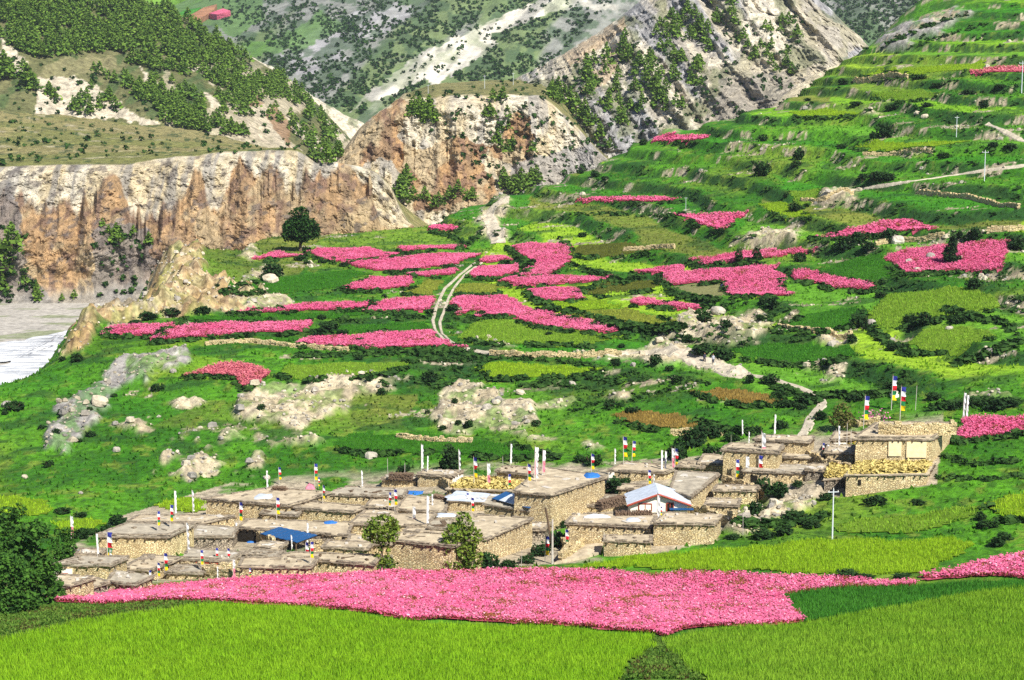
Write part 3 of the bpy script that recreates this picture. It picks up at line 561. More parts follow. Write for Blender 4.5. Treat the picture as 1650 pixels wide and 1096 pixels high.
def field(name, label, cat, poly, h, dens, ca, cb, flower, short, mat):
    poly = np.array(poly, float); Y0 = np.nanmedian(cast(poly[:, 0], poly[:, 1])[:, 1]); up_ = poly[:, 1] < poly[:, 1].mean(); poly[up_, 1] += .8*h*FPX/Y0*(.45 if Y0 > 220 else (.75 if flower else .2))   # the traced upper margin is the tops of the plants
    W = cast(poly[:, 0], poly[:, 1]); W = W[~np.isnan(W[:, 0])]
    a = parea(W); rng = np.random.default_rng(len(short)*7+int(a))
    d = float(np.median(W[:, 1])); n = int(min(a*dens, 200000))
    P, W = inside_pts(poly, n, rng)
    # waver of the margin
    ctr = P.mean(0); V, F3, Cc = tufts(P, h, (.34/math.sqrt(dens) if flower is None else .46/math.sqrt(dens)), rng, ca, cb, flower)
    # ground slab of the stand: ground-grid quads whose centre lies inside
    lo, hi = W[:, 1].min(), W[:, 1].max(); st = .45 if d < 200 else .9
    gx = np.arange(W[:, 0].min(), W[:, 0].max()+st, st); gy = np.arange(lo, hi+st, st); X, Y = np.meshgrid(gx, gy)
    cx, cy = X[:-1, :-1]+st/2, Y[:-1, :-1]+st/2; jn = (fbm(cx/1.5, cy/1.5, o=2, s=9)-.5)*1.2
    ins = inpoly(cx+jn, cy+jn, W[:, :2])
    j, i = np.nonzero(ins); nx = len(gx)
    F = [F3]
    if len(j):
        Zs = gz(X, Y)+h*.30
        VV = np.stack([X, Y, Zs], -1).reshape(-1, 3)
        q = np.stack([j*nx+i, j*nx+i+1, (j+1)*nx+i+1, (j+1)*nx+i], 1)
        used, inv = np.unique(q, return_inverse=True); VV = VV[used]; q = inv.reshape(-1, 4)
        n4 = fbm(VV[:, 0]/2.5, VV[:, 1]/2.5, o=3, s=12)[:, None]
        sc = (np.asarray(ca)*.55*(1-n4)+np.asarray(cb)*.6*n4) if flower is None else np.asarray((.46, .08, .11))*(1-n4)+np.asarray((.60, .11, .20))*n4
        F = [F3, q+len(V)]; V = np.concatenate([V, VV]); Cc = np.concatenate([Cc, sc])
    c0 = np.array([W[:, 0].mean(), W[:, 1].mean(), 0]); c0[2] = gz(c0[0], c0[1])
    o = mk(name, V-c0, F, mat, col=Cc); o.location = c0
    o['label'] = label; o['category'] = cat; o['kind'] = 'thing'
    poly = np.asarray(poly); LAND.append((poly[:, 0].mean(), poly[:, 1].mean(), np.ptp(poly[:, 0])/2, np.ptp(poly[:, 1])/2, short))
    return o
for s, l, p in PINK:
    near_f = min(y for x, y in p) > 880
    red = s in ('crescent pink field', 'topmost pink strip')
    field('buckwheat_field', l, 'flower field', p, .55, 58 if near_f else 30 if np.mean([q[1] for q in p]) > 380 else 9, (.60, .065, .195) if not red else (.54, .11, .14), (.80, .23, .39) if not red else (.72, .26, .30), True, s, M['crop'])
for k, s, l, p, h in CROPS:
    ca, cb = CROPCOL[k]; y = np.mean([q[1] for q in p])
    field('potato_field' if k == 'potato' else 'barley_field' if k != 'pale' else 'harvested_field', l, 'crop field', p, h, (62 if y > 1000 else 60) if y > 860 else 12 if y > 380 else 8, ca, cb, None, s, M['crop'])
# ================================================================== ROCK WALLS AND MOUNTAINS BEYOND: lofted surfaces
LOFT = {}
def loft(name, label, rows, x0, x1, nu, segs, shade, disp, mat, **props):
    """rows: [(knots (px, py, Y))] from the foot up; segs: cells between rows; disp(P, px, v) metres out; shade(P, px, py, v) colours"""
    xs = np.linspace(x0, x1, nu); R = []
    for k in rows:
        k = np.array(k, float); R.append(at_depth(xs, np.interp(xs, k[:, 0], k[:, 1]), np.interp(xs, k[:, 0], k[:, 2])))
    R = np.array(R)
    for _ in range(6): R[:, 1:-1] = (R[:, :-2]+2*R[:, 1:-1]+R[:, 2:])/4
    G = []; vv = []
    for i, n in enumerate(segs):
        a, b = R[i], R[i+1]; p = R[max(i-1, 0)]; q = R[min(i+2, len(R)-1)]
        for t in np.linspace(0, 1, n, endpoint=(i == len(segs)-1)):
            L = a+(b-a)*t; Cm = .5*((2*a)+(b-p)*t+(2*p-5*a+4*b-q)*t*t+(-p+3*a-3*b+q)*t**3)
            G.append(.5*L+.5*Cm); vv.append(i+t)
    G = np.array(G); vv = np.repeat(np.array(vv)[:, None], nu, 1); XS = np.repeat(xs[None], len(G), 0)
    d, up = disp(G, XS, vv)
    ray = G-np.array([0, 0, CAMZ]); hz = ray.copy(); hz[..., 2] = 0; hz /= np.linalg.norm(hz, axis=-1)[..., None]
    P = G-hz*d[..., None]; P[..., 2] += up
    px, py = project(P); Cc = shade(P, px, py, vv)
    nv = len(G); i0 = (np.arange(nv-1)[:, None]*nu+np.arange(nu-1)[None]).ravel(); F = np.stack([i0, i0+1, i0+nu+1, i0+nu], 1)
    o = mk(name, P.reshape(-1, 3), [F], mat, col=Cc.reshape(-1, 3), smooth=False, label=label, **props)
    s = 2; Q = P[::s, ::s]; a, b = Q.shape[:2]; j0 = (np.arange(a-1)[:, None]*b+np.arange(b-1)[None]).ravel()
    LOFT[name] = BVHTree.FromPolygons([tuple(v) for v in Q.reshape(-1, 3).tolist()], np.stack([j0, j0+1, j0+b+1, j0+b], 1).tolist())
    return o
EYE = Vector((0, 0, CAMZ))
def hit(px, py, names):
    a, b, c = rays(px, py); d = Vector((float(a), float(b), float(c))).normalized(); best = None
    for n in names:
        h = LOFT[n].ray_cast(EYE, d)
        if h[0] is not None and (best is None or h[3] < best[1]): best = (h[0], h[3], n, h[1])
    return best
CREAM = (.54, .45, .29); WHITE = (.60, .54, .42); BROWN = (.27, .18, .105); ORANGE = (.41, .26, .13); GREY = (.26, .25, .245); DKGREY = (.19, .18, .18); KHAKI = (.20, .185, .075); SCRUB = (.045, .085, .03)
def masks(px, py, polys, amp=14, sc=18, s=0):
    wx = (fbm(px/sc, py/sc, o=4, s=100+s)-.5)*amp*2; wy = (fbm(px/sc, py/sc, o=4, s=140+s)-.5)*amp*2
    m = np.zeros(px.shape, bool)
    for p in polys: m |= inpoly(px+wx, py+wy, p)
    return m.astype(float)
# ---- river valley
def flat(name, label, poly, z, mat, n=70, colf=None, bumpy=0, **props):
    poly = np.array(poly, float); W = at_z(poly[:, 0], poly[:, 1], z); lo, hi = W[:, :2].min(0), W[:, :2].max(0)
    gx = np.linspace(lo[0], hi[0], n); gy = np.linspace(lo[1], hi[1], n); X, Y = np.meshgrid(gx, gy)
    Zs = np.full_like(X, z)+bumpy*(fbm(X/6, Y/3, o=4, s=7)-.5)
    i0 = (np.arange(n-1)[:, None]*n+np.arange(n-1)[None]).ravel(); F = np.stack([i0, i0+1, i0+n+1, i0+n], 1)
    return mk(name, np.stack([X, Y, Zs], -1).reshape(-1, 3), [F], mat, col=colf(X, Y).reshape(-1, 3), smooth=True, label=label, **props)
def gravel_col(X, Y):
    C = P3((.30, .28, .25), (.44, .41, .36), fbm(X/9, Y/3, o=4, s=2)); C = mixc(C, (.16, .20, .08), (fbm(X/20, Y/6, o=4, s=9) > .60)*.7)
    return C
flat('gravel_bar', 'grey gravel flat beside the river under the cliff', [(-420, 440), (330, 440), (330, 640), (-420, 640)], -36.3, mat_vcol('gravel', .5, .35, .25, .8), 120, gravel_col, .5, kind='structure')
mw, ntw, bw = new_mat('river_water'); Lw = ntw.links
tcw = nd(ntw, 'ShaderNodeTexCoord'); mpw = nd(ntw, 'ShaderNodeMapping'); mpw.inputs['Scale'].default_value = (.06, .22, 1); mpw.inputs['Rotation'].default_value = (0, 0, .35); Lw.new(tcw.outputs['Object'], mpw.inputs[0])
nw = nd(ntw, 'ShaderNodeTexNoise'); nw.inputs['Scale'].default_value = 1; nw.inputs['Detail'].default_value = 9; nw.inputs['Roughness'].default_value = .72; Lw.new(mpw.outputs[0], nw.inputs['Vector'])
rw = ramp(ntw, [(.36, (.22, .24, .27)), (.47, (.48, .50, .53)), (.58, (.86, .87, .88))]); Lw.new(nw.outputs[0], rw.inputs[0]); Lw.new(rw.outputs[0], bw.inputs['Base Color'])
bw.inputs['Roughness'].default_value = .35; bw.inputs['Specular IOR Level'].default_value = .4
bpw = nd(ntw, 'ShaderNodeBump'); bpw.inputs['Distance'].default_value = .8; Lw.new(nw.outputs[0], bpw.inputs['Height']); Lw.new(bpw.outputs[0], bw.inputs['Normal'])
rp = [(-400, 575), (-60, 556), (30, 548), (118, 530), (170, 524), (230, 535), (200, 585), (110, 640), (-60, 690), (-400, 760)]
rp = np.array(rp, float); RWp = at_z(rp[:, 0], rp[:, 1], -36.0)
RP = []
for i in range(len(RWp)):
    p, q = RWp[i], RWp[(i+1) % len(RWp)]
    for k in range(12): RP.append(p+(q-p)*k/12+np.array([random.uniform(-1, 1), random.uniform(-1.2, 1.2), 0]))
RP = np.array(RP); cen = RP.mean(0); cen[2] = -35.95
# the water: a gently heaving sheet with a ragged shore
rings = [cen+(RP-cen)*f for f in np.linspace(.04, 1, 26)]; RV = np.array(rings); RV[..., 2] = -35.9+.35*(fbm(RV[..., 0]/5, RV[..., 1]/3, o=4, s=5)-.5); RV[-1, :, 2] = -36.6
m_ = len(RP); j0 = [[a*m_+b, a*m_+(b+1) % m_, (a+1)*m_+(b+1) % m_, (a+1)*m_+b] for a in range(25) for b in range(m_)]
mk('river', RV.reshape(-1, 3), [np.array(j0)], mw, smooth=True, kind='structure', label='grey white rushing river at the foot of the cliff')
# ---- the fluted cliff and its plateau
RIM = [(-300,274),(0,269),(100,266),(215,264),(250,256),(330,248),(400,244),(480,242),(510,262),(545,262),(575,268),(605,276),(630,300),(645,335),(660,362),(700,385),(760,400)]
def row(k, dy, Y): return [(x, y+dy, Y) for x, y in k]
C_rows = [
 [(-300,520,625),(300,520,625),(760,520,640)],
 [(-300,490,640),(0,484,640),(150,478,642),(300,455,650),(500,430,665),(760,430,690)],
 [(-300,380,654),(0,376,655),(150,372,657),(300,372,664),(500,370,676),(640,385,690),(760,412,700)],
 [(-300,310,666),(0,306,668),(150,304,670),(300,300,676),(500,300,688),(600,318,696),(640,350,700),(760,405,706)],
 [(x, y, 682+max(0, x-100)*.04) for x, y in RIM],
 [(-300,246,780),(0,240,770),(200,240,760),(300,243,750),(400,241,745),(480,241,735),(510,275,740),(600,292,745),(760,420,740)],
 [(-300,215,900),(0,210,890),(200,222,860),(300,231,840),(400,238,820),(480,246,800),(560,300,800),(760,440,800)],
 [(-300,165,1090),(0,165,1090),(200,196,1060),(300,208,1040),(400,230,1010),(480,252,980),(560,310,960),(760,460,960)],
]
def spiky(x, s=0): return .62*np.clip(ridge(x/58, x*0+3.3+s, o=1, s=211+s)*1.15, 0, 1)**1.5+.38*ridge(x/21, x*0+7.1, o=3, s=223+s)**1.4
def C_disp(G, xs, v):
    w = sstep(.95, 1.8, v)*sstep(4.02, 3.55, v); x, z = G[..., 0], G[..., 2]
    thr = 1.62+2.35*spiky(xs)
    pin = sstep(0, .55, thr-v)*w                                   # harder brown rock standing out as pinnacles
    fl = .6*ridge(x/9, z/45, o=4, s=201)+.6*ridge(x/26, z/90, o=2, s=202)-.66; fl2 = fbm(x/3.2, G[..., 1]/3, z/4.2, o=5, s=203, g=.6)-.5
    gul = (ridge(x/16, z/90, o=3, s=207)-.6)*(1-pin)*w
    d = w*(pin*7.5+fl*(7+9*pin)+fl2*7.5+gul*8)
    return d, (fbm(x/8, G[..., 1]/8, o=4, s=209)-.5)*(1.2+1.5*sstep(4, 5, v))
def C_shade(P, px, py, v):
    x, z = P[..., 0], P[..., 2]; w = sstep(4.03, 3.97, v+.10*(fbm(x/6, z/6, o=3, s=231)-.5))
    n = fbm(x/7, z/12, o=5, s=233); nf = fbm(x/2, z/3.5, o=4, s=235)
    thr = 1.62+2.35*spiky(px)
    br = sstep(-.12, .12, thr-v+.9*(n-.5))*.95
    C = P3(CREAM, WHITE, sstep(.35, .65, n))
    C = mixc(C, (.28, .265, .245), sstep(.50, .62, fbm(x/3.5, z/26, o=4, s=237))*.75)
    Bc = P3(BROWN, ORANGE, sstep(.3, .6, fbm(x/5, z/20, o=4, s=239))); Bc = mixc(Bc, (.17, .10, .075), sstep(.52, .64, nf)*.75)
    Bc = mixc(Bc, (.42, .32, .185), sstep(.50, .62, fbm(x/7, z/9, o=5, s=241))*.85)
    C = C+(Bc-C)*br[..., None]
    C = mixc(C, (.46, .35, .18), sstep(505, 580, px)*sstep(330, 380, py)*.6)
    C = mixc(C, DKGREY, masks(px, py, [[(150,480),(150,370),(190,352),(240,372),(250,440),(200,500)], [(-40,500),(-30,300),(0,285),(30,330),(40,430),(90,490)]], 10, 14, 3)*.7)
    C = mixc(C, (.13, .11, .10), sstep(.62, .68, fbm(x/2.4, z/2.0, o=4, s=243))*.7*w)
    C = mixc(C, (.30, .28, .25), sstep(1.25, 1.0, v+.3*(n-.5))*.8)
    # plateau grass with pale terrace lines
    K = P3((.22, .20, .075), (.33, .29, .13), fbm(x/25, P[..., 1]/25, o=4, s=245)); K = mixc(K, (.18, .20, .055), sstep(.45, .6, fbm(x/50, P[..., 1]/40, o=3, s=247))*.7)
    ln = np.abs(((P[..., 1]+14*fbm(x/60, P[..., 1]/60, o=2, s=249)) % 34)-3); K = mixc(K, (.44, .39, .26), sstep(2.2, .6, ln)*sstep(.45, .55, fbm(x/22, P[..., 1]/30, o=3, s=251))*.8)
    K = mixc(K, SCRUB, (fbm(x/5, P[..., 1]/9, o=4, s=253) > .66)*.8)
    return K+(C-K)*w[..., None]
loft('cliff', 'fluted brown and cream river cliff with a dry grass plateau on top', C_rows, -300, 760, 540, [8, 62, 64, 60, 22, 20, 20], C_shade, C_disp, M['cliff'], kind='structure')
# ---- the brown rock massif in the middle with a small table top
D_rim = [(470,330),(520,290),(540,262),(556,238),(580,205),(610,182),(645,162),(680,157),(760,154),(830,152),(872,154),(890,168),(925,200),(962,240),(1000,275),(1060,330)]
D_rows = [
 [(470,460,800),(1060,460,800)],
 [(470,400,818),(640,372,820),(760,348,824),(860,330,830),(1060,340,850)],
 [(470,360,834),(560,320,838),(700,290,842),(860,280,850),(960,290,862),(1060,335,872)],
 [(470,345,846),(545,270,850),(600,235,853),(700,222,857),(860,212,866),(940,250,876),(1060,333,884)],
 [(x, y, 868+max(0, x-600)*.05) for x, y in D_rim],
 [(470,335,920),(560,245,930),(640,162,930),(700,145,940),(780,141,950),(870,143,950),(900,160,955),(1000,285,955),(1060,345,955)],
 [(470,345,1000),(580,225,1020),(650,152,1040),(700,136,1060),(780,129,1070),(870,130,1070),(920,150,1060),(1060,350,1040)],
]
def D_disp(G, xs, v):
    x, z = G[..., 0], G[..., 2]; w = sstep(.8, 1.2, v)*sstep(4.05, 3.6, v)
    d = w*((ridge(x/15, z/55, o=4, s=301)-.55)*17+(fbm(x/4, G[..., 1]/4, z/4.5, o=5, s=303, g=.6)-.5)*10+(ridge(x/45, z/90, o=2, s=305)-.5)*16)
    return d, (fbm(x/9, G[..., 1]/9, o=4, s=309)-.5)*2
D_brown = [[(545,240),(600,185),(650,160),(680,172),(660,195),(640,215),(668,245),(700,235),(735,215),(780,235),(775,260),(800,290),(820,345),(720,340),(670,335),(655,300),(640,262),(610,255),(575,270),(550,275)], [(800,250),(808,215),(820,185),(850,185),(860,215),(850,240),(870,255),(830,265)], [(780,235),(800,232),(802,250),(785,252)]]
def D_shade(P, px, py, v):
    x, z = P[..., 0], P[..., 2]; n = fbm(x/8, z/14, o=5, s=333); nf = fbm(x/2.4, z/4, o=4, s=335)
    C = P3(CREAM, WHITE, sstep(.35, .65, n)); C = mixc(C, (.28, .265, .25), sstep(.52, .64, fbm(x/5, z/22, o=4, s=337))*.65)
    br = masks(px, py, D_brown, 12, 16, 5)
    Bc = P3(BROWN, ORANGE, sstep(.3, .62, fbm(x/5, z/24, o=4, s=339))); Bc = mixc(Bc, (.19, .115, .085), sstep(.5, .64, nf)*.7); Bc = mixc(Bc, (.46, .37, .23), sstep(.47, .58, fbm(x/9, z/11, o=5, s=341))*.85)
    C = C+(Bc-C)*br[..., None]
    C = mixc(C, GREY, masks(px, py, [[(820,270),(880,250),(950,235),(1000,260),(960,330),(830,340)]], 12, 14, 6)*.75)
    K = P3((.18, .18, .06), (.27, .245, .11), fbm(x/25, P[..., 1]/25, o=4, s=345)); K = mixc(K, SCRUB, (fbm(x/5, P[..., 1]/9, o=4, s=353) > .66)*.7)
    w = sstep(4.06, 3.98, v+.1*(fbm(x/6, z/6, o=3, s=231)-.5)); w = np.maximum(w, 1-sstep(640, 665, px))
    return K+(C-K)*w[..., None]
loft('rock_massif', 'brown and white rock massif with a flat grassy top', D_rows, 470, 1060, 420, [6, 56, 56, 56, 20, 20], D_shade, D_disp, M['cliff'], kind='structure')
# ---- the steep pale mountain on the right
E_ridge = [(740,190),(790,150),(830,130),(882,100),(920,80),(960,57),(1000,28),(1030,2),(1060,-40),(1120,-90),(1200,-100),(1260,-60),(1300,-15),(1340,18),(1365,45),(1392,66),(1420,100),(1500,190)]
E_rows = [
 [(740,420,860),(1500,420,860)],
 [(740,330,890),(1000,300,890),(1300,230,880),(1500,330,880)],
 [(740,260,940),(900,220,945),(1050,180,950),(1200,140,950),(1330,120,940),(1500,260,940)],
 [(740,215,1000),(850,150,1010),(1000,90,1020),(1120,30,1030),(1250,30,1030),(1350,75,1000),(1500,225,980)],
 [(x, y, 1090) for x, y in E_ridge],
 [(x, y+60, 1300) for x, y in E_ridge],
]
def E_disp(G, xs, v):
    x, y, z = G[..., 0], G[..., 1], G[..., 2]; w = sstep(.2, .8, v)*(1-.75*sstep(3.7, 4.0, v))
    s = x+.55*(z-30)                                              # gullies run down to the right
    d = w*((ridge(s/62, z/240, o=3, s=401)-.5)*62+(ridge(s/21, z/80, o=4, s=403)-.55)*28+(ridge(s/8, z/40, o=3, s=404)-.55)*8+(fbm(x/6, y/6, z/6, o=5, s=405, g=.6)-.5)*13)
    return d, (fbm(x/12, y/12, o=4, s=409)-.5)*5
def E_shade(P, px, py, v):
    x, z = P[..., 0], P[..., 2]; s = x+.5*(z-30); n = fbm(s/14, z/30, o=5, s=433); nf = fbm(x/3, z/4, o=4, s=435)
    C = P3((.46, .41, .31), (.60, .545, .43), sstep(.35, .65, n)); C = mixc(C, (.30, .30, .315), sstep(.48, .60, fbm(s/13, z/60, o=4, s=437))*.85)
    C = mixc(C, DKGREY, sstep(.56, .66, nf)*.5); C = mixc(C, (.13, .15, .06), sstep(.53, .60, fbm(x/9, z/9, o=5, s=441))*.65)
    C = mixc(C, (.36, .265, .165), masks(px, py, [[(905,90),(960,55),(1010,25),(1010,45),(960,80),(915,110)], [(930,150),(960,110),(1000,60),(1010,80),(985,130),(960,145)]], 8, 14, 8)*.7)
    C = mixc(C, (.46, .40, .285), masks(px, py, [[(1150,180),(1200,80),(1240,55),(1260,110),(1330,110),(1290,150),(1200,200)], [(1290,-10),(1400,66),(1350,90),(1300,70),(1270,20)]], 12, 18, 9)*.6)
    C = mixc(C, (.22, .20, .18), masks(px, py, [[(1130,230),(1160,130),(1270,115),(1290,150),(1200,200)]], 10, 14, 10)*.6)
    return C
loft('rocky_mountain', 'steep pale rocky mountain face with gullies and scattered conifers', E_rows, 740, 1500, 470, [8, 50, 60, 60, 14], E_shade, E_disp, M['cliff'], kind='structure')
# ---- smooth cream scree spur behind the terrace skyline
S_ridge = [(1225,190),(1255,160),(1280,142),(1300,128),(1330,112),(1362,98),(1400,78),(1432,58),(1460,36),(1490,24),(1530,-5),(1600,-50)]
S_rows = [[(1225,330,640),(1600,330,690)], [(1225,260,660),(1600,200,700)], [(x, y, 690+(x-1225)*.12) for x, y in S_ridge], [(x, y+50, 800) for x, y in S_ridge]]
def S_disp(G, xs, v):
    x, z = G[..., 0], G[..., 2]; return (ridge((x+z)/7, z/50, o=3, s=501)-.5)*2.2*sstep(2, 1.7, v)+(fbm(x/3, z/3, o=4, s=503)-.5)*1.4, (fbm(x/5, z/5, o=3, s=505)-.5)*1.2
def S_shade(P, px, py, v):
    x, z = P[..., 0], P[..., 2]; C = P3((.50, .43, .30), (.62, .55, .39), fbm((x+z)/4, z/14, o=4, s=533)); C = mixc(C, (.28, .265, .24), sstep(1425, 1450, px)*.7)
    return mixc(C, (.10, .12, .05), (fbm(x/4, z/4, o=4, s=541) > .63)*sstep(1410, 1440, px)*.8)
loft('scree_spur', 'smooth cream scree spur behind the terrace skyline', S_rows, 1225, 1600, 190, [14, 70, 12], S_shade, S_disp, M['cliff'], kind='structure')
# ---- pine hill on the left
F_crest = [(-300,-180),(0,-90),(100,-55),(190,-15),(250,8),(300,32),(350,62),(400,92),(450,118),(500,158),(540,198),(575,238),(620,290)]
F_base = [(-300,165),(0,160),(60,172),(100,190),(200,202),(300,212),(400,232),(450,246),(500,268),(560,300),(620,340)]
def mid(t, Y): 
    xs = np.linspace(-300, 620, 30); a = np.interp(xs, *zip(*F_base)); b = np.interp(xs, *zip(*F_crest)); return [(x, p+(q-p)*t, Y) for x, p, q in zip(xs, a, b)]
F_rows = [[(x, y+50, 1000) for x, y in F_base], [(x, y, 1035) for x, y in F_base], mid(.35, 1100), mid(.7, 1190), [(x, y, 1290) for x, y in F_crest], [(x, y+80, 1500) for x, y in F_crest]]
def F_disp(G, xs, v):
    x, y, z = G[..., 0], G[..., 1], G[..., 2]; s = x+.7*z; w = sstep(.9, 1.3, v)*sstep(4, 3.7, v)
    return w*((ridge(s/55, z/160, o=3, s=601)-.5)*26+(ridge(s/18, z/60, o=3, s=603)-.5)*8+(fbm(x/6, z/6, o=4, s=605)-.5)*4), (fbm(x/10, y/10, o=3, s=609)-.5)*3
F_scree = [[(60,200),(58,125),(110,122),(150,135),(185,165),(225,185),(260,200),(230,205),(190,190)], [(0,110),(0,60),(20,75),(45,100),(40,120)], [(290,105),(320,100),(360,150),(350,130)], [(270,150),(290,160),(335,200),(310,190)], [(385,160),(400,130),(425,165),(440,200),(470,235),(490,255),(460,250),(430,215)], [(450,195),(470,190),(530,240),(520,255),(490,230)], [(380,180),(410,200),(440,235),(420,235)], [(330,150),(350,160),(390,220),(370,215)], [(520,190),(545,205),(560,225),(545,225)], [(225,110),(240,120),(260,150),(240,150)]]
F_brown = [[(388,170),(392,132),(410,140),(425,165),(405,172)], [(425,185),(440,165),(470,200),(465,240),(440,205)]]
def F_shade(P, px, py, v):
    x, z = P[..., 0], P[..., 2]; n = fbm(x/12, z/12, o=4, s=633)
    C = P3((.10, .12, .04), (.18, .17, .08), n); C = mixc(C, (.05, .10, .03), sstep(.52, .62, fbm(x/7, z/7, o=4, s=635))*.7)
    C = mixc(C, (.24, .22, .11), masks(px, py, [[(45,130),(90,95),(180,90),(190,110),(120,125)]], 8, 12, 2)*.8)
    sc = masks(px, py, F_scree, 9, 11, 4); C = C+(P3((.48, .42, .31), (.60, .53, .41), fbm(x/4, z/9, o=4, s=637))-C)*sc[..., None]
    rockp = (fbm((x+.7*z)/12, z/40, o=5, s=639) > .54)*sstep(230, 290, px)*sstep(80, 130, py); C = C+(np.array((.48, .415, .30))-C)*(rockp*.8)[..., None]
    C = mixc(C, (.28, .17, .095), masks(px, py, F_brown, 5, 10, 7)*.85)
    return C
loft('pine_hill', 'steep hillside covered in pines with cream scree gullies', F_rows, -300, 620, 330, [6, 40, 40, 40, 14], F_shade, F_disp, M['cliff'], kind='structure')
# ---- white ridge behind the pine hill's right shoulder
R_ridge = [(380,85),(415,95),(440,108),(470,130),(505,155),(530,172),(556,185),(600,205)]
R_rows = [[(x, y+90, 1330) for x, y in R_ridge], [(x, y+30, 1370) for x, y in R_ridge], [(x, y, 1400) for x, y in R_ridge], [(x, y+60, 1600) for x, y in R_ridge]]
loft('white_ridge', 'bare white ridge behind the pine hill shoulder', R_rows, 380, 600, 120, [20, 26, 8], lambda P, px, py, v: mixc(P3((.50, .44, .33), (.62, .56, .44), fbm(P[..., 0]/6, P[..., 2]/9, o=4, s=733)), (.10, .14, .05), (fbm(P[..., 0]/6, P[..., 2]/6, o=4, s=735) > .64)*.6),
     lambda G, xs, v: ((ridge((G[..., 0]+G[..., 2])/16, G[..., 2]/60, o=3, s=701)-.5)*9, (fbm(G[..., 0]/10, G[..., 1]/10, o=3, s=703)-.5)*4), M['cliff'], kind='structure')
# ---- far mountain filling the back of the valley
gx = [100, 300, 500, 700, 900, 1100, 1300, 1500, 1800]
def g(ys, Ys): return list(zip(gx, ys, Ys))
G_rows = [
 g([330,330,330,340,340,340,300,300,300], [1500]*9),
 g([250,240,215,200,200,200,160,160,160], [1640,1640,1640,1650,1700,1700,1650,1650,1650]),
 g([120,110,120,110,100,100,80,80,60], [1900,1900,1850,1850,1900,1900,1850,1850,1800]),
 g([40,40,30,20,0,0,10,0,-20], [2250,2230,2150,2100,2100,2100,2050,2000,2000]),
 g([0,0,-60,-90,-110,-110,-80,-80,-100], [2600,2550,2500,2450,2400,2350,2300,2250,2250]),
 g([-120,-160,-260,-320,-340,-340,-300,-300,-320], [3200,3200,3100,3000,2900,2800,2700,2700,2700]),
]
def G_disp(G, xs, v):
    x, z = G[..., 0], G[..., 2]; s = x-.9*z
    return (ridge(s/170, z/500, o=4, s=801)-.5)*130*sstep(.5, 1.2, v)*(1-.8*sstep(420, 330, xs)*sstep(2.6, 3.0, v))+(fbm(x/25, z/25, o=5, s=803)-.5)*28, 0*x
G_white = [[(560,185),(600,140),(680,85),(740,58),(830,15),(900,-15),(960,0),(880,22),(800,55),(740,95),(690,130),(640,150),(590,165)], [(690,128),(740,95),(790,60),(800,75),(740,115),(700,138)], [(930,0),(1000,12),(1000,22),(930,12)]]
G_grass = [[(190,20),(240,0),(420,-10),(430,25),(380,60),(330,40),(250,35)], [(390,70),(470,55),(520,20),(560,40),(480,85),(400,90)]]
G_grey = [[(540,60),(600,15),(700,0),(640,45),(560,75)], [(480,60),(560,25),(600,20),(540,75),(470,110)], [(440,95),(520,70),(560,90),(500,130)]]
def G_shade(P, px, py, v):
    x, z = P[..., 0], P[..., 2]; n = fbm(x/60, z/60, o=5, s=833); s = x-.9*z
    C = P3((.095, .15, .055), (.17, .22, .09), n); C = mixc(C, (.25, .245, .24), sstep(.46, .58, fbm(s/50, z/120, o=5, s=835))*.8)
    C = mixc(C, (.34, .33, .34), masks(px, py, G_grey, 10, 16, 1)*.8)
    wm = masks(px, py, G_white, 9, 12, 2); C = C+(P3((.36, .345, .30), (.64, .60, .50), sstep(.36, .56, fbm(s/14, z/90, o=5, s=837)))-C)*(wm*(.45+.55*sstep(.40, .50, fbm(x/20, z/20, o=4, s=843))))[..., None]
    C = mixc(C, (.09, .20, .03), masks(px, py, G_grass, 10, 16, 3)*.8)
    C = mixc(C, (.055, .10, .045), sstep(.50, .55, fbm(x/14, z/10, o=4, s=839))*(1-wm)*(1-.6*masks(px, py, G_grass, 10, 16, 3))*.75)
    return C
loft('far_mountain', 'distant mountainside dotted with dark scrub and white scree streaks', G_rows, 100, 1800, 440, [8, 54, 54, 46, 20], G_shade, G_disp, M['far'], kind='structure')
# tiny fields of the far valley floor
for c, poly, l in [((.62,.12,.2),[(205,12),(225,2),(236,3),(228,12)],'tiny pink field far up the valley, left one'),((.62,.12,.2),[(338,30),(360,22),(372,26),(350,32)],'tiny pink field far up the valley beside a brown plot'),((.34,.17,.09),[(298,38),(330,20),(350,15),(345,25),(318,42)],'brown ploughed plot far up the valley'),((.34,.18,.1),[(250,25),(270,18),(278,20),(262,27)],'small brown plot on the far valley floor'),((.05,.22,.02),[(270,38),(300,24),(325,20),(300,40)],'deep green plot far up the valley'),((.16,.32,.03),[(188,18),(230,-2),(300,0),(260,15)],'light green plot far up the valley')]:
    pts = [hit(x, y, ['far_mountain']) for x, y in poly]
    if all(pts):
        W = np.array([p[0] for p in pts]); c0 = W.mean(0); up = np.array([0, -1.2, 2.5]); n = len(W)
        # a low stand with sides, its top resting clear of the slope
        VV = np.concatenate([[c0+up*2.4], W+up*2.4, W-up]); F3 = [(0, 1+i, 1+(i+1) % n) for i in range(n)]; F4 = [(1+i, 1+n+i, 1+n+(i+1) % n, 1+(i+1) % n) for i in range(n)]
        o = mk('valley_field', VV-c0, [np.array(F3), np.array(F4)], M['far'], col=np.tile(np.array(c), (len(VV), 1))); o.location = c0; o['label'] = l; o['category'] = 'field'; o['kind'] = 'thing'
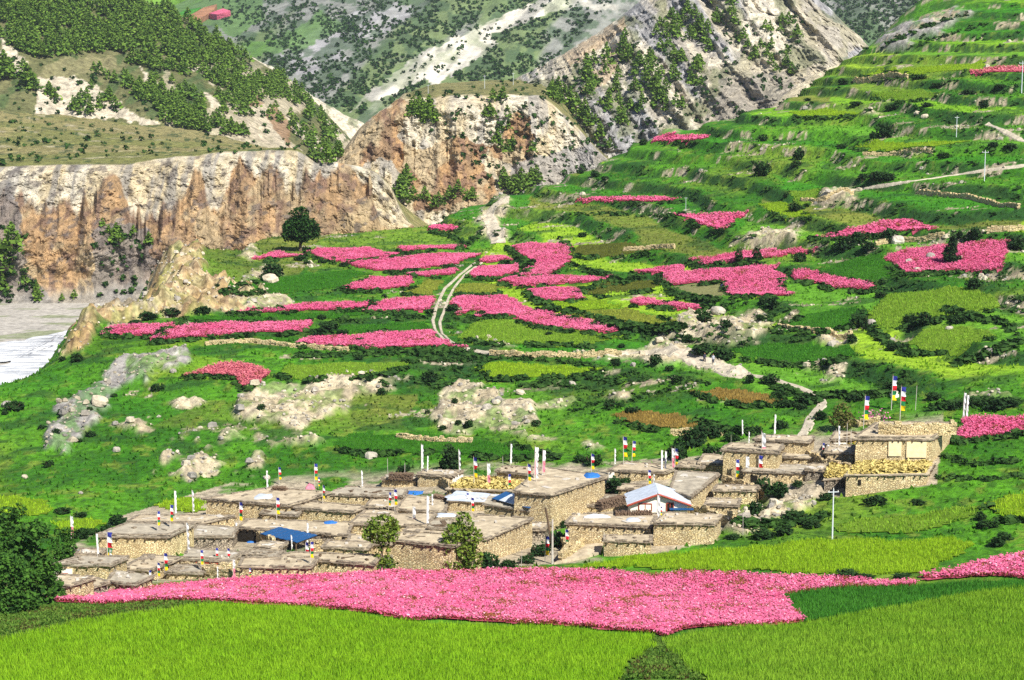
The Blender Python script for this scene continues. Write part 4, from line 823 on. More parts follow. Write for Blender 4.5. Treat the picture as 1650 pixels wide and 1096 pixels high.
# ================================================================== PATHS on the near ground
PATHM = np.zeros(Z1.shape, bool)
def ribbon(label, width, pts):
    pts = np.array(pts, float); L = [0]
    for i in range(1, len(pts)): L.append(L[-1]+np.linalg.norm(pts[i]-pts[i-1]))
    q = np.arange(0, L[-1], 1.5); P = cast(np.interp(q, L, pts[:, 0]), np.interp(q, L, pts[:, 1])); P = P[~np.isnan(P[:, 0])]
    # even steps on the ground
    D = np.concatenate([[0], np.cumsum(np.linalg.norm(np.diff(P[:, :2], axis=0), axis=1))]); s = np.arange(0, D[-1], .6)
    X = np.interp(s, D, P[:, 0]); Y = np.interp(s, D, P[:, 1])
    for _ in range(8): X[1:-1] = (X[:-2]+2*X[1:-1]+X[2:])/4; Y[1:-1] = (Y[:-2]+2*Y[1:-1]+Y[2:])/4
    tx = np.gradient(X); ty = np.gradient(Y); ln = np.hypot(tx, ty)+1e-9; nx, ny = -ty/ln, tx/ln
    for k in np.linspace(-1, 1, 7):
        qx, qy = X+nx*k*(width*.5+.5), Y+ny*k*(width*.5+.5); PATHM[np.clip(np.interp(qy, YR, np.arange(len(YR))).round().astype(int), 0, len(YR)-1), np.clip(((qx/qy-UR[0])/(UR[1]-UR[0])).round().astype(int), 0, NU-1)] = True
    nw = max(3, int(width/.35)+2); V = []; Cc = []
    wl = width*(.75+.6*fbm(s/3, s*0+1, o=3, s=3)); wr = width*(.75+.6*fbm(s/3, s*0+8, o=3, s=4))
    for k in range(nw+1):
        t = k/nw-.5; w = np.where(t < 0, wl, wr); x = X+nx*t*w; y = Y+ny*t*w
        z = gz(x, y)+.16-.3*(abs(t) > .49)+.10*(fbm(x/.8, y/.8, o=2, s=6)-.5); V.append(np.column_stack([x, y, z])); m = fbm(x/1.2, y/1.2, o=4, s=5)[:, None]
        Cc.append(np.array((.34, .29, .22))*(1-m)+np.array((.54, .48, .37))*m)
    n = len(s); V = np.concatenate(V); j = (np.arange(nw)[:, None]*n+np.arange(n-1)[None]).ravel()
    mk('path', V, [np.stack([j, j+1, j+n+1, j+n], 1)], M['rockv'], col=np.concatenate(Cc), kind='structure', label=label)
    return X, Y
for l, w, p in PATHS: ribbon(l, w, p)
# ================================================================== HOUSES
HOUSES = []                                                           # px, py, half width, half height, short name
def rough_edge(P, step=.8, jit=.07, jz=.03):
    out = []
    for i in range(len(P)):
        p, q = P[i], P[(i+1) % len(P)]; m = max(1, int(np.linalg.norm(q-p)/step))
        for k in range(m): out.append(p+(q-p)*k/m+np.array([random.uniform(-jit, jit), random.uniform(-jit, jit), random.uniform(-jz, jz)]))
    return np.array(out)
def offset(Q, d):
    n = len(Q); out = []
    for i in range(n):
        a, b, c = Q[i-1], Q[i], Q[(i+1) % n]; e1 = (b-a)[:2]; e2 = (c-b)[:2]; e1 = e1/np.linalg.norm(e1); e2 = e2/np.linalg.norm(e2)
        n1 = np.array([e1[1], -e1[0]]); n2 = np.array([e2[1], -e2[0]]); k = n1+n2; L = np.dot(k, n1)
        k = k/max(L, .35); k = k*min(1, 1.6/np.linalg.norm(k)); out.append([b[0]+k[0]*d, b[1]+k[1]*d, b[2]])
    return np.array(out)
def slab(P, zb, zt, b=None):
    """closed slab from an outline; returns verts, faces(3), faces(4)"""
    n = len(P); c = P.mean(0)
    V = np.concatenate([P*[1, 1, 0]+np.column_stack([0*P[:, 0], 0*P[:, 0], zb+P[:, 2]]), P*[1, 1, 0]+np.column_stack([0*P[:, 0], 0*P[:, 0], zt+P[:, 2]]), [[c[0], c[1], zb], [c[0], c[1], zt]]])
    i = np.arange(n); j = (i+1) % n
    return V, np.concatenate([np.stack([np.full(n, 2*n+1), n+i, n+j], 1), np.stack([np.full(n, 2*n), j, i], 1)]), np.stack([i, j, n+j, n+i], 1)
def wall_box(P, q, w, h, d, b):                                       # a box flush on a wall: P centre, q unit along the wall
    nrm = np.array([q[1], -q[0], 0]); V = []
    for a, e, z in ((-1, -1, -1), (1, -1, -1), (1, 1, -1), (-1, 1, -1), (-1, -1, 1), (1, -1, 1), (1, 1, 1), (-1, 1, 1)):
        V.append(P+q*a*w/2-nrm*e*d/2+np.array([0, 0, z*h/2]))
    b.add(V, [(3,2,1,0),(4,5,6,7),(0,1,5,4),(1,2,6,5),(2,3,7,6),(3,0,4,7)])
def house(short, label, quad, ybot, wall='wall', roof='roof', thick=.2, over=.13, parapet=True, openings=(), panels=(), rafters=True, cat='house', straw=False, name='stone_house', drop=0.0):
    (xl, yl), (xr, yr) = quad[0], quad[1]
    g0 = at(xl, ybot); Y = g0[1]
    top = at_depth(xl, yl, Y); zr = float(top[2])
    Q = np.array([at_z(x, y, zr) for x, y in quad])
    # straighten wildly long roofs
    zb = float(np.min(gz(Q[:, 0], Q[:, 1])))-.6
    if zr-zb < 1.2: zb = zr-1.6
    c = Q.mean(0); org = np.array([c[0], c[1], zb+.6])
    e = empty(name, org, label=label, category=cat)
    q = Q-org; H = zr-org[2]; W = q.copy(); W[:, 2] = 0
    HOUSES.append((np.mean([p[0] for p in quad]), (np.mean([p[1] for p in quad])+ybot)/2, (max(p[0] for p in quad)-min(p[0] for p in quad))/2, abs(ybot-yl)/2+8, short))
    # walls: rows of slightly uneven masonry
    ring = rough_edge(W, .9, 0.0, 0); nR = max(2, int((H+.6)/.8)); V = []
    for k in range(nR+1):
        z = -.6+(H-thick+.6)*k/nR; r = ring.copy(); jt = np.array([[random.uniform(-.05, .05), random.uniform(-.05, .05)] for _ in r]); r[:, :2] += jt
        r[:, :2] *= 1-.012*(k/nR); r[:, 2] = z; V.append(r)
    n = len(ring); F = [[a*n+b, a*n+(b+1) % n, (a+1)*n+(b+1) % n, (a+1)*n+b] for a in range(nR) for b in range(n)]
    mk('wall', np.concatenate(V), [np.array(F)], M[wall], parent=e)
    # roof slab of mud over timbers, edged with flat stones
    o = rough_edge(offset(W, over), .9, .08, .035); Vs, f3, f4 = slab(o, H-thick*.45, H)
    mk('roof', Vs, [f3, f4], M[roof], parent=e)
    o2 = rough_edge(offset(W, over+.06), .7, .09, .02); V2, f3, f4 = slab(o2, H-thick, H-thick*.45-.01)
    mk('eaves', V2, [f3, f4], M['slate'], parent=e)
    if parapet:
        b = B()
        for i in range(4):
            p, r = offset(W, over-.12)[i], offset(W, over-.12)[(i+1) % 4]; L = np.linalg.norm(r-p); dr = (r-p)/L; s = 0
            while s < L-.2:
                w = random.uniform(.35, .9); 
                if random.random() < .86: P = p+dr*(s+w/2); b.box((P[0], P[1], H+random.uniform(.02, .07)), (w*.95, random.uniform(.25, .4), random.uniform(.07, .14)), math.atan2(dr[1], dr[0])+random.uniform(-.12, .12), .15)
                s += w
        b.mesh('roof_edge_stones', M['slate'], e, kind='stuff')
    b = B(); I = offset(W, -.5)                                        # odds and ends left on the roof
    for _ in range(random.randint(3, 9)):
        t1, t2 = random.random(), random.random(); P = (I[0]*(1-t1)+I[1]*t1)*(1-t2)+(I[3]*(1-t1)+I[2]*t1)*t2; k = random.random()
        if k < .35: b.tube((P[0], P[1], H+.06), (P[0]+random.uniform(-1.2, 1.2), P[1]+random.uniform(-.6, .6), H+.08), .05, .04, 5)
        elif k < .8: b.box((P[0], P[1], H+.08), (random.uniform(.2, .5), random.uniform(.2, .4), random.uniform(.12, .24)), random.uniform(0, 3), .25)
        else: b.box((P[0], P[1], H+.04), (random.uniform(.7, 1.5), random.uniform(.4, .8), .06), random.uniform(0, 3), .15)
    if not straw: b.mesh('roof_clutter', M['wood'] if random.random() < .25 else M['slate'] if random.random() < .5 else M['palewood'], e, kind='stuff')
    if rafters:
        b = B()
        for i in (0, 1, 3):
            p, r = W[i], W[(i+1) % 4]; L = np.linalg.norm(r-p); dr = (r-p)/L; nn = np.array([dr[1], -dr[0], 0]); s = .4
            while s < L:
                P = p+dr*s+nn*.1; b.box((P[0], P[1], H-thick-.09), (.16, .42, .14), math.atan2(dr[1], dr[0]), .1); s += random.uniform(.7, 1.3)
        b.mesh('rafter_ends', M['wood'], e, kind='stuff')
    side = {'f': (0, 1), 'r': (1, 2), 'l': (3, 0)}
    def on(s, t, z):
        i, j = side[s]; p, r = W[i], W[j]; dr = (r-p)/np.linalg.norm(r-p); P = p+(r-p)*t; return np.array([P[0], P[1], z]), dr, np.array([dr[1], -dr[0], 0]), np.linalg.norm(r-p)
    for kind, s, t, zf, w, h in openings:
        P, dr, nn, L = on(s, t, (H-thick)*zf)
        if kind == 'hole':
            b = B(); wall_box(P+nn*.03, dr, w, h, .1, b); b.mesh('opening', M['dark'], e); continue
        b = B(); k = .14
        for a, z, ww, hh in ((0, h/2-k/2, w, k), (0, -h/2+k/2, w, k), (-w/2+k/2, 0, k, h-2*k-.004), (w/2-k/2, 0, k, h-2*k-.004)):
            wall_box(P+nn*.1+dr*a+np.array([0, 0, z]), dr, ww, hh, .2, b)
        wall_box(P+nn*.09, dr, .09, h-2*k-.01, .14, b)
        fr = b.mesh('door' if kind == 'door' else 'window', M['redframe'], e)
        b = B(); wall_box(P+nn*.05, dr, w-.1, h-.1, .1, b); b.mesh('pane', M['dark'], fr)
    for mname, s, t, zf, w, hf in panels:
        P, dr, nn, L = on(s, t, (H-thick)*zf); b = B(); wall_box(P+nn*.04, dr, w*L, (H-thick)*hf, .16, b)
        b.mesh('whitewashed_panel' if mname == 'whitewash' else 'plaster_panel', M[mname], e)
    if straw:
        n = 2600; t1, t2 = RNG.random(n), RNG.random(n); I = offset(W, -.2)
        P = ((I[0]*(1-t1[:, None])+I[1]*t1[:, None])*(1-t2[:, None])+(I[3]*(1-t1[:, None])+I[2]*t1[:, None])*t2[:, None]); P[:, 2] = H+.02
        hp = fbm(P[:, 0]/2, P[:, 1]/2, o=3, s=77); P[:, 2] += straw*sstep(.25, .7, hp)
        V, Fq = leaves(P, RNG.uniform(.08, .24, n), RNG, .8, 2.2); V[:, 2] = np.maximum(V[:, 2], H+.01)
        # heap body under the loose stalks
        k = 14; a = np.linspace(0, 1, k); A1, A2 = np.meshgrid(a, a); G = (I[0]*(1-A1[..., None])+I[1]*A1[..., None])*(1-A2[..., None])+(I[3]*(1-A1[..., None])+I[2]*A1[..., None])*A2[..., None]
        G[..., 2] = H+.01+straw*sstep(.25, .7, fbm(G[..., 0]/2, G[..., 1]/2, o=3, s=77))*np.minimum(1, 6*np.minimum(np.minimum(A1, 1-A1), np.minimum(A2, 1-A2)))
        j = (np.arange(k-1)[:, None]*k+np.arange(k-1)[None]).ravel()
        Vs = np.concatenate([V, G.reshape(-1, 3)]); mk('drying_straw', Vs, [np.concatenate([Fq, np.stack([j, j+1, j+k+1, j+k], 1)+len(V)])], M['straw'], parent=e, kind='stuff')
    return e, org, q, H
HL = [
 # short, label, quad (front left, front right, back right, back left), foot, options
 ('corner house by the dark trees', 'low stone house at the left corner of the village beside the dark trees', [(73,938),(107,944),(150,930),(92,926)], 964, {}),
 ('zigzag roofed house', 'low stone house with a jagged roof edge next to the left corner house', [(110,943),(139,948),(174,937),(146,930)], 960, dict(wall='wallgrey')),
 ('grey roofed house by the pink field', 'wide grey roofed stone house half hidden by the big pink field, left end', [(173,936),(216,941),(246,928),(186,919)], 958, dict(roof='roofgrey')),
 ('white fronted house', 'stone house with a whitewashed front end and one small red window', [(82,910),(180,909),(205,897),(130,896)], 933, dict(panels=[('whitewash','f',.18,.55,.34,.7)], openings=[('win','f',.2,.55,1.0,.9)], roof='roofgrey')),
 ('black edged stone house', 'stone house with a straight black roof edge and pale masonry, left part of village', [(158,861),(270,862),(312,844),(205,843)], 899, dict(wall='wallpale', roof='roofgrey', thick=.34)),
 ('upper left stone house', 'stone house behind the black edged one with two small dark openings', [(206,840),(325,842),(378,831),(225,830)], 862, dict(openings=[('win','f',.46,.45,.8,1.0),('hole','f',.28,.6,.7,.6)])),
 ('grey slab roofed shed', 'shed with a plain grey slab roof left of the blue canopy', [(303,864),(375,864),(382,850),(318,846)], 884, dict(roof='roofgrey', wall='wallgrey')),
 ('big house at the upper left', 'largest stone house of the upper left row with a broad cluttered roof', [(331,803),(465,814),(532,793),(435,786)], 836, {}),
 ('middle back row house', 'grey roofed back row stone house right of the largest upper left house', [(520,796),(650,799),(656,788),(560,784)], 821, dict(roof='roofgrey')),
 ('house with yellow ochre wall', 'stone house with a flat ochre wall in the middle of the upper row', [(475,818),(570,824),(588,816),(500,808)], 842, {}),
 ('house behind the blue canopy', 'long pale roofed stone house directly behind the blue canopy', [(385,849),(560,862),(568,842),(400,837)], 873, dict(openings=[('hole','f',.15,.5,4.5,1.4)], wall='wallgrey')),
 ('house with two red windows', 'low house with two red framed windows under a black roof edge', [(294,898),(373,901),(391,890),(306,883)], 914, dict(openings=[('win','f',.45,.45,1.9,1.1),('win','f',.82,.45,1.9,1.1)], thick=.34, roof='roofgrey')),
 ('small grey roofed byre', 'small grey roofed byre in front of the house with red windows', [(268,921),(326,923),(326,912),(285,910)], 934, dict(roof='roofgrey')),
 ('flat house behind the byre', 'flat tan roofed house left of the small byre', [(200,915),(242,918),(292,898),(235,894)], 934, {}),
 ('curved roof edge house', 'stone house with a long dark sagging roof edge by the big pink field', [(385,912),(500,913),(512,898),(392,899)], 935, {}),
 ('low house by the flags pair', 'low stone house with a pale roof next to the paired five coloured flags', [(447,897),(600,908),(612,895),(470,890)], 922, {}),
 ('front house between the two poplars', 'tall front stone house standing between the two leafy poplars', [(632,870),(730,879),(778,862),(645,859)], 918, {}),
 ('grass roofed wall house', 'low terrace house with grass growing on its roof left of the first poplar', [(560,874),(632,876),(640,860),(565,862)], 894, dict(wall='wall')),
 ('house with row of beam ends', 'stone house with a row of dark beam ends under its roof, mid village', [(565,843),(687,846),(702,828),(580,829)], 868, {}),
 ('compound corner house', 'stone house at the near corner of the long diagonal wall behind the second poplar', [(728,866),(782,868),(858,835),(770,830)], 906, {}),
 ('stepped upper compound house', 'stone house with several stepped roofs in the middle of the long diagonal wall', [(780,811),(853,822),(884,807),(790,799)], 846, dict(roof='roofgrey', parapet=False)),
 ('broad roofed compound house', 'tall stone house with the broadest pale roof along the diagonal wall', [(828,791),(888,797),(976,768),(876,753)], 852, {}),
 ('box house with a white gable', 'small box shaped stone house with a whitewashed right end in the back row', [(673,763),(728,767),(746,758),(686,757)], 785, dict(panels=[('whitewash','r',.5,.5,.9,.95)])),
 ('woodpile house', 'low stone shed with dark firewood along its front in the back row', [(615,771),(670,773),(673,766),(625,765)], 786, {}),
 ('back corner house', 'low stone house at the back left of the broad pale roof', [(800,758),(856,765),(884,754),(812,751)], 781, {}),
 ('straw covered house', 'low house whose roof is heaped with yellow straw', [(720,787),(838,790),(842,769),(745,771)], 803, dict(straw=.16, parapet=False)),
 ('plain roof house behind the tarps', 'stone house with a bare tan roof left of the pale blue sheets', [(640,820),(716,824),(724,803),(656,798)], 838, {}),
 ('blue sheet house', 'house roofed with pale blue sheets in the centre of the village', [(722,805),(790,808),(802,797),(736,791)], 824, dict(roof='palemetal', parapet=False)),
 ('low front right house', 'stone house with debris on its roof at the front of the right hand group', [(912,842),(1049,848),(1058,828),(925,828)], 884, {}),
 ('lower lean-to', 'low stone lean-to beside the concrete ramp', [(973,870),(1048,872),(1050,862),(975,863)], 897, {}),
 ('front right corner house', 'square stone house with a clean wall at the front right corner by the lime field', [(1053,842),(1150,844),(1162,829),(1072,826)], 880, {}),
 ('long back house', 'long narrow stone house running back behind the white gabled hut', [(1080,790),(1112,800),(1158,763),(1090,759)], 820, dict(roof='roofgrey')),
 ('back house with white end', 'flat stone house with a whitewashed left end behind the right hand group', [(980,757),(1072,761),(1100,752),(1010,744)], 780, dict(panels=[('whitewash','f',.06,.5,.1,.9)])),
 ('small square shed', 'small square stone shed behind the white gabled hut on its left', [(997,786),(1045,788),(1054,782),(1006,780)], 810, {}),
 ('shed under the bush', 'little stone shed under the large round bush', [(938,814),(972,815),(986,808),(946,807)], 830, {}),
 ('lower stepped terrace house', 'stepped stone house with two thin roof edges right of the long back house', [(1137,812),(1189,814),(1193,804),(1141,803)], 834, {}),
 ('upper stepped terrace house', 'narrow stone house with a pale roof edge above the lower stepped terrace', [(1150,789),(1218,790),(1223,783),(1156,781)], 812, {}),
 ('tower house with bushy foot', 'tall stone house with a thick roof edge in the upper right group', [(1165,721),(1254,727),(1261,716),(1180,714)], 776, dict(thick=.4, wall='wallpale')),
 ('low wing of the tower house', 'low wing attached to the left side of the tall stone house', [(1126,746),(1164,748),(1166,734),(1134,732)], 766, {}),
 ('house with a dark doorway', 'stone house with one dark doorway below the tall stone house', [(1197,758),(1300,762),(1314,750),(1216,747)], 786, dict(openings=[('hole','f',.18,.45,.8,1.5)], roof='roofgrey')),
 ('house by the winding path', 'stone house where the winding grey path enters the village', [(1215,707),(1303,712),(1312,703),(1226,701)], 748, {}),
 ('straw terrace house', 'lower stone storey with a roof heaped in golden straw in front of the big house', [(1363,765),(1494,763),(1505,745),(1380,747)], 801, dict(straw=.4, parapet=False, openings=[('hole','f',.17,.7,.35,.6)])),
 ('big two storey house', 'big two storey stone house with cream plaster patches at the right end of the village', [(1378,704),(1502,705),(1534,681),(1414,680)], 763, dict(wall='wallpale', panels=[('cream','f',.52,.74,.17,.42),('cream','f',.80,.72,.26,.46)], openings=[('hole','f',.965,.12,.5,1.2)], thick=.36)),
 ('straw shed by the big house', 'small shed with a yellow straw roof left of the big two storey house', [(1328,772),(1362,769),(1374,752),(1336,751)], 792, dict(straw=.4, parapet=False, wall='wallgrey')),
 ('annex left of the big house', 'low annex with a pale wall joined to the left of the big two storey house', [(1338,708),(1377,707),(1392,697),(1346,696)], 734, dict(panels=[('whitewash','f',.35,.6,.6,.5)])),
 ('flag courtyard shed', 'small stone shed behind the courtyard with prayer flags', [(1330,728),(1374,730),(1378,718),(1336,716)], 752, {}),
]
HREC = {}
for s, l, q, yb, kw in HL: HREC[s] = house(s, l, q, yb, **kw)
# rear parapet wall of the big house
EXTRA = [
 ('small shed behind the first poplar', 'small flat shed between ochre walls behind the first poplar', [(590,815),(640,818),(650,806),(600,804)], 832, {}),
 ('low shed under the bare tan roof', 'low shed tucked under the bare tan roof house', [(690,850),(722,852),(727,838),(696,838)], 868, dict(roof='roofgrey')),
 ('narrow shed above the beam end house', 'narrow shed just above the house with dark beam ends', [(577,832),(632,834),(640,823),(590,822)], 848, {}),
 ('shed below the blue canopy', 'little shed just below the blue canopy', [(410,881),(450,884),(462,874),(420,872)], 896, dict(wall='wallgrey')),
 ('long shed right of the paired flags', 'long low shed right of the paired five coloured flags', [(520,881),(592,884),(602,874),(530,871)], 899, {}),
 ('shed right of the red windows', 'grey roofed shed right of the house with red windows', [(395,893),(445,897),(456,888),(405,886)], 908, dict(roof='roofgrey')),
 ('shed by the crumpled blue tarpaulin', 'small shed beside the crumpled blue tarpaulin', [(122,892),(158,894),(170,885),(132,884)], 907, {}),
 ('shed above the dark doorway', 'small shed above the house with the dark doorway', [(1260,735),(1320,738),(1330,728),(1270,726)], 754, {}),
 ('shed left of the straw shed', 'tiny shed left of the yellow straw shed', [(1298,756),(1328,758),(1335,749),(1306,747)], 776, dict(wall='wallgrey')),
 ('shed behind the long back house', 'small shed between the long back house and the tall stone house', [(1092,750),(1132,753),(1140,744),(1100,743)], 768, {}),
 ('shed at the foot of the diagonal wall', 'low shed at the foot of the long diagonal wall', [(846,852),(876,853),(886,843),(858,842)], 872, dict(wall='wallgrey')),
 ('shed behind the front row', 'flat shed behind the tall front house between the poplars', [(650,856),(716,859),(724,846),(664,846)], 872, {}),
 ('shed in the upper left row', 'low shed between the largest upper left roof and the ochre walled house', [(420,826),(478,830),(488,820),(432,818)], 846, dict(roof='roofgrey')),
 ('shed left of the white gabled hut', 'grey roofed shed left of the white gabled hut', [(968,806),(1006,808),(1014,799),(978,798)], 826, dict(roof='roofgrey')),
 ('shed below the curved roof house', 'flat shed in front of the upper left stone house', [(220,853),(300,856),(308,847),(232,846)], 868, {}),
]
for s, l, q, yb, kw in EXTRA: HREC[s] = house(s, l, q, yb, **kw)
def wall_run(label, pts, h, th=.45, mat='wall', name='stone_wall', lift=None, cat='wall'):
    """a free-standing wall of stones on the ground along traced points"""
    W = np.array([at(x, y) for x, y in pts]) if lift is None else np.array([at_z(x, y, lift) for x, y in pts])
    c0 = W.mean(0); b = B()
    for p, r in zip(W[:-1], W[1:]):
        L = np.linalg.norm((r-p)[:2]); dr = (r-p)/L; s = 0; a = math.atan2(dr[1], dr[0])
        while s < L:
            w = random.uniform(.4, .9); P = p+dr*(s+w/2); zg = float(gz(P[0], P[1])) if lift is None else P[2]-h; z = zg-.2
            while z < zg+h*random.uniform(.8, 1.1):
                hh = random.uniform(.2, .38); b.box((P[0]-c0[0]+random.uniform(-.06, .06), P[1]-c0[1]+random.uniform(-.06, .06), z+hh/2-c0[2]), (w*1.02, th*random.uniform(.8, 1.2), hh), a+random.uniform(-.12, .12), .22); z += hh*.97
            s += w*.96
    o = b.mesh(name, M[mat]); o.location = c0; o['label'] = label; o['category'] = cat; o['kind'] = 'thing'
    return o
zb = HREC['big two storey house'][1][2]+HREC['big two storey house'][3]
wall_run('raised stone parapet along the back and right edge of the big two storey house', [(1416,683),(1480,684),(1536,681)], 1.3, .5, 'wallpale', 'parapet_wall', zb+1.3, 'parapet')
# ---- blue canopy on posts
Q = np.array([(419,860),(478,874),(511,862),(449,849)], float); base = at(478, 889); zt = float(at_depth(478, 874, base[1])[2])
Wc = at_z(Q[:, 0], Q[:, 1], zt); c0 = Wc.mean(0); c0[2] = float(gz(c0[0], c0[1])); e = empty('canopy', c0, label='blue metal canopy on posts in front of the long pale roofed house', category='canopy')
L = Wc-c0; n = 14
V = []
for j in range(n+1):
    for i in range(n+1):
        a, b_ = i/n, j/n; p = (L[0]*(1-a)+L[1]*a)*(1-b_)+(L[3]*(1-a)+L[2]*a)*b_; V.append(p+np.array([0, 0, .05*(i % 2)]))
V = np.array(V); V = np.concatenate([V, V-np.array([0, 0, .07])]); j0 = np.array([[j*(n+1)+i, j*(n+1)+i+1, (j+1)*(n+1)+i+1, (j+1)*(n+1)+i] for j in range(n) for i in range(n)])
bd = [i for i in range(n+1)]+[(k+1)*(n+1)-1 for k in range(1, n+1)]+[n*(n+1)+i for i in range(n-1, -1, -1)]+[k*(n+1) for k in range(n-1, 0, -1)]; N1 = (n+1)**2
sk = np.array([[bd[k], bd[(k+1) % len(bd)], bd[(k+1) % len(bd)]+N1, bd[k]+N1] for k in range(len(bd))])
mk('canopy_sheet', V, [j0, j0[:, ::-1]+N1, sk], M['bluemetal'], parent=e)
for k in range(4):
    b = B(); p = L[k]*.93; b.tube((p[0], p[1], -.4), (p[0], p[1], L[k][2]-.08), .09); b.mesh('post', M['wood'], e)
b = B()
for k in range(4): p, r = L[k]*.95, L[(k+1) % 4]*.95; b.tube((p[0], p[1], L[k][2]-.17), (r[0], r[1], L[k][2]-.17), .08)
b.mesh('frame', M['wood'], e)
HOUSES.append((465, 866, 45, 16, 'blue canopy'))
# ---- lean-to of grey blue sheets against the diagonal wall
Q = np.array([(792,803),(853,819),(868,811),(815,795)], float); zt = HREC['stepped upper compound house'][1][2]+HREC['stepped upper compound house'][3]+.35
Wc = at_z(Q[:, 0], Q[:, 1], zt); c0 = Wc.mean(0); L = Wc-c0; e = empty('sheet_roof', c0, label='dark blue grey metal sheets laid over the stepped compound roof', category='metal roof'); 
for k in range(5):
    a0, a1 = k/5+.004, (k+1)/5-.004; p = [L[0]*(1-a)+L[1]*a for a in (a0, a1)]+[L[3]*(1-a)+L[2]*a for a in (a1, a0)]
    V = [x+np.array([0, 0, .02*(k % 2)+(.25 if i > 1 else 0)]) for i, x in enumerate(p)]; V += [x-np.array([0, 0, .06]) for x in V]; b = B(); b.add(V, [(0,1,2,3),(7,6,5,4),(0,4,5,1),(1,5,6,2),(2,6,7,3),(3,7,4,0)]); b.mesh('sheet', M['palemetal'] if k % 2 else M['bluemetal'], e) if k != 2 else b.mesh('sheet', M['steel'], e)
# ---- white gabled hut
g0 = at(1060, 834); Y = g0[1]; mpp = Y/FPX
c = at_depth(1060, 827, Y+1.5); e = empty('gabled_hut', (c[0], c[1], gz(c[0], c[1])), label='white hut with a low pale blue gable roof and red trim', category='hut'); z0 = float(at_depth(1060, 826, Y)[2])-e.location.z
hw, dep = 47*mpp, 4.5; zE = float(at_depth(1060, 811, Y)[2])-e.location.z; zR = float(at_depth(1060, 795, Y)[2])-e.location.z
prof = [(-hw, -.5), (hw, -.5), (hw, zE), (-.1, zR), (-hw, zE)]; b = B(); V = [(x, -1.5, z) for x, z in prof]+[(x, -1.5+dep, z) for x, z in prof]
b.add(V, [(0,1,2,4), (2,3,4), (5,9,7,6), (7,9,8), (0,5,6,1), (1,6,7,2), (2,7,8,3), (3,8,9,4), (4,9,5,0)]); b.mesh('wall', M['whitewash'], e)
for s in (-1, 1):
    nb = 7
    for k in range(nb):
        y0, y1 = -1.9+(dep+.8)*k/nb, -1.9+(dep+.8)*(k+1)/nb-.02; xo = s*(hw+.45); zo = zE-.45*(zR-zE)/hw
        V = [(-.1 if s > 0 else -.1, y0, zR+.06), (xo, y0, zo+.06), (xo, y1, zo+.06), (-.1, y1, zR+.06)]; V = V if s < 0 else V; V += [(x, y, z+.09) for x, y, z in V]
        b = B(); b.add(V, [(0,1,2,3),(7,6,5,4),(0,4,5,1),(1,5,6,2),(2,6,7,3),(3,7,4,0)]); b.mesh('roof_sheet', M['palemetal'], e)
    b = B(); b.tube((-.1, -1.95, zR-.05), (s*(hw+.4), -1.95, zE-.4*(zR-zE)/hw-.05), .13); b.mesh('barge_board', M['redframe'], e)
for x, z, w, h, m in ((-1.6, .45, 1.5, .9, 'pane'), (1.3, .4, .8, 1.2, 'door')):
    zz = z0+(zE-z0)*(.55 if m == 'pane' else .5)
    b = B()
    for a, q_, ww, hh in ((0, h/2, w, .1), (0, -h/2, w, .1), (-w/2, 0, .1, h-.11), (w/2, 0, .1, h-.11), (0, 0, .07, h-.11)): b.box((x+a, -1.55, zz+q_), (ww, .14, hh))
    fr = b.mesh('window' if m == 'pane' else 'door', M['redframe'], e); b = B(); b.box((x, -1.52, zz), (w-.06, .08, h-.06)); b.mesh('pane', M['whitewash'] if m == 'pane' else M['dark'], fr)
b = B()
for a in range(3): b.box((2.6, -2.1, zE-.55-a*.06), (2.8-.2*a, .9-.25*a, .05))
b.mesh('awning', M['bluemetal'], e)
HOUSES.append((1060, 812, 47, 18, 'white gabled hut'))
# ---- heaps of firewood and small tarps on roofs
def roof_at(px, py, s): _, org, q, H = HREC[s]; return at_z(px, py, org[2]+H)
def firewood(s, a, b_, label, h=.7):
    P, R = roof_at(*a, s), roof_at(*b_, s); L = np.linalg.norm(R-P); dr = (R-P)/L; c0 = (P+R)/2; b = B(); k = 0; z = .08
    while z < h:
        t = -L/2
        while t < L/2:
            r = random.uniform(.05, .10); nn = np.array([-dr[1], dr[0], 0])*random.uniform(.35, .6); p = dr*t+np.array([0, 0, z+random.uniform(-.03, .03)])
            b.tube(p-nn, p+nn+np.array([random.uniform(-.1, .1), 0, 0]), r, n=5); t += r*2.1
        z += .15
    o = b.mesh('firewood_stack', M['firewood']); o.location = c0; o['label'] = label; o['category'] = 'firewood'
firewood('low front right house', (965,822), (1004,812), 'heap of dark firewood on the debris strewn roof of the front right house', 1.0)
firewood('low front right house', (992,830), (1050,829), 'low row of dark firewood in front of the white gabled hut', .5)
firewood('woodpile house', (628,772), (666,773), 'dark firewood stacked on the low shed of the back row', .9)
firewood('big house at the upper left', (440,789), (462,790), 'small pile of dark wood at the back of the largest upper left roof', .4)
firewood('plain roof house behind the tarps', (700,802), (722,806), 'short dark wood row left of the pale blue sheets', .5)
def tarp(px, py, s, w, d, label, mat='bluetarp', h=.14):
    P = roof_at(px, py, s) if s else at(px, py); n = 9; V = []; a0 = random.uniform(0, 3)
    for j in range(n):
        for i in range(n):
            a, b_ = i/(n-1)*2-1, j/(n-1)*2-1; r = max(abs(a), abs(b_)); z = h*(1-r**2)*(.6+.8*vnoise(i*.8+px, j*.8+a0))+.02
            V.append((a*w/2*(1+.12*math.sin(3*b_+a0)), b_*d/2*(1+.12*math.cos(3*a+a0)), z if r < 1 else -.03))
    F = [(j*n+i, j*n+i+1, (j+1)*n+i+1, (j+1)*n+i) for j in range(n-1) for i in range(n-1)]
    o = mk('tarpaulin', np.array(V), [np.array(F)], M[mat], smooth=True); o.location = P; o['label'] = label; o['category'] = 'tarpaulin'
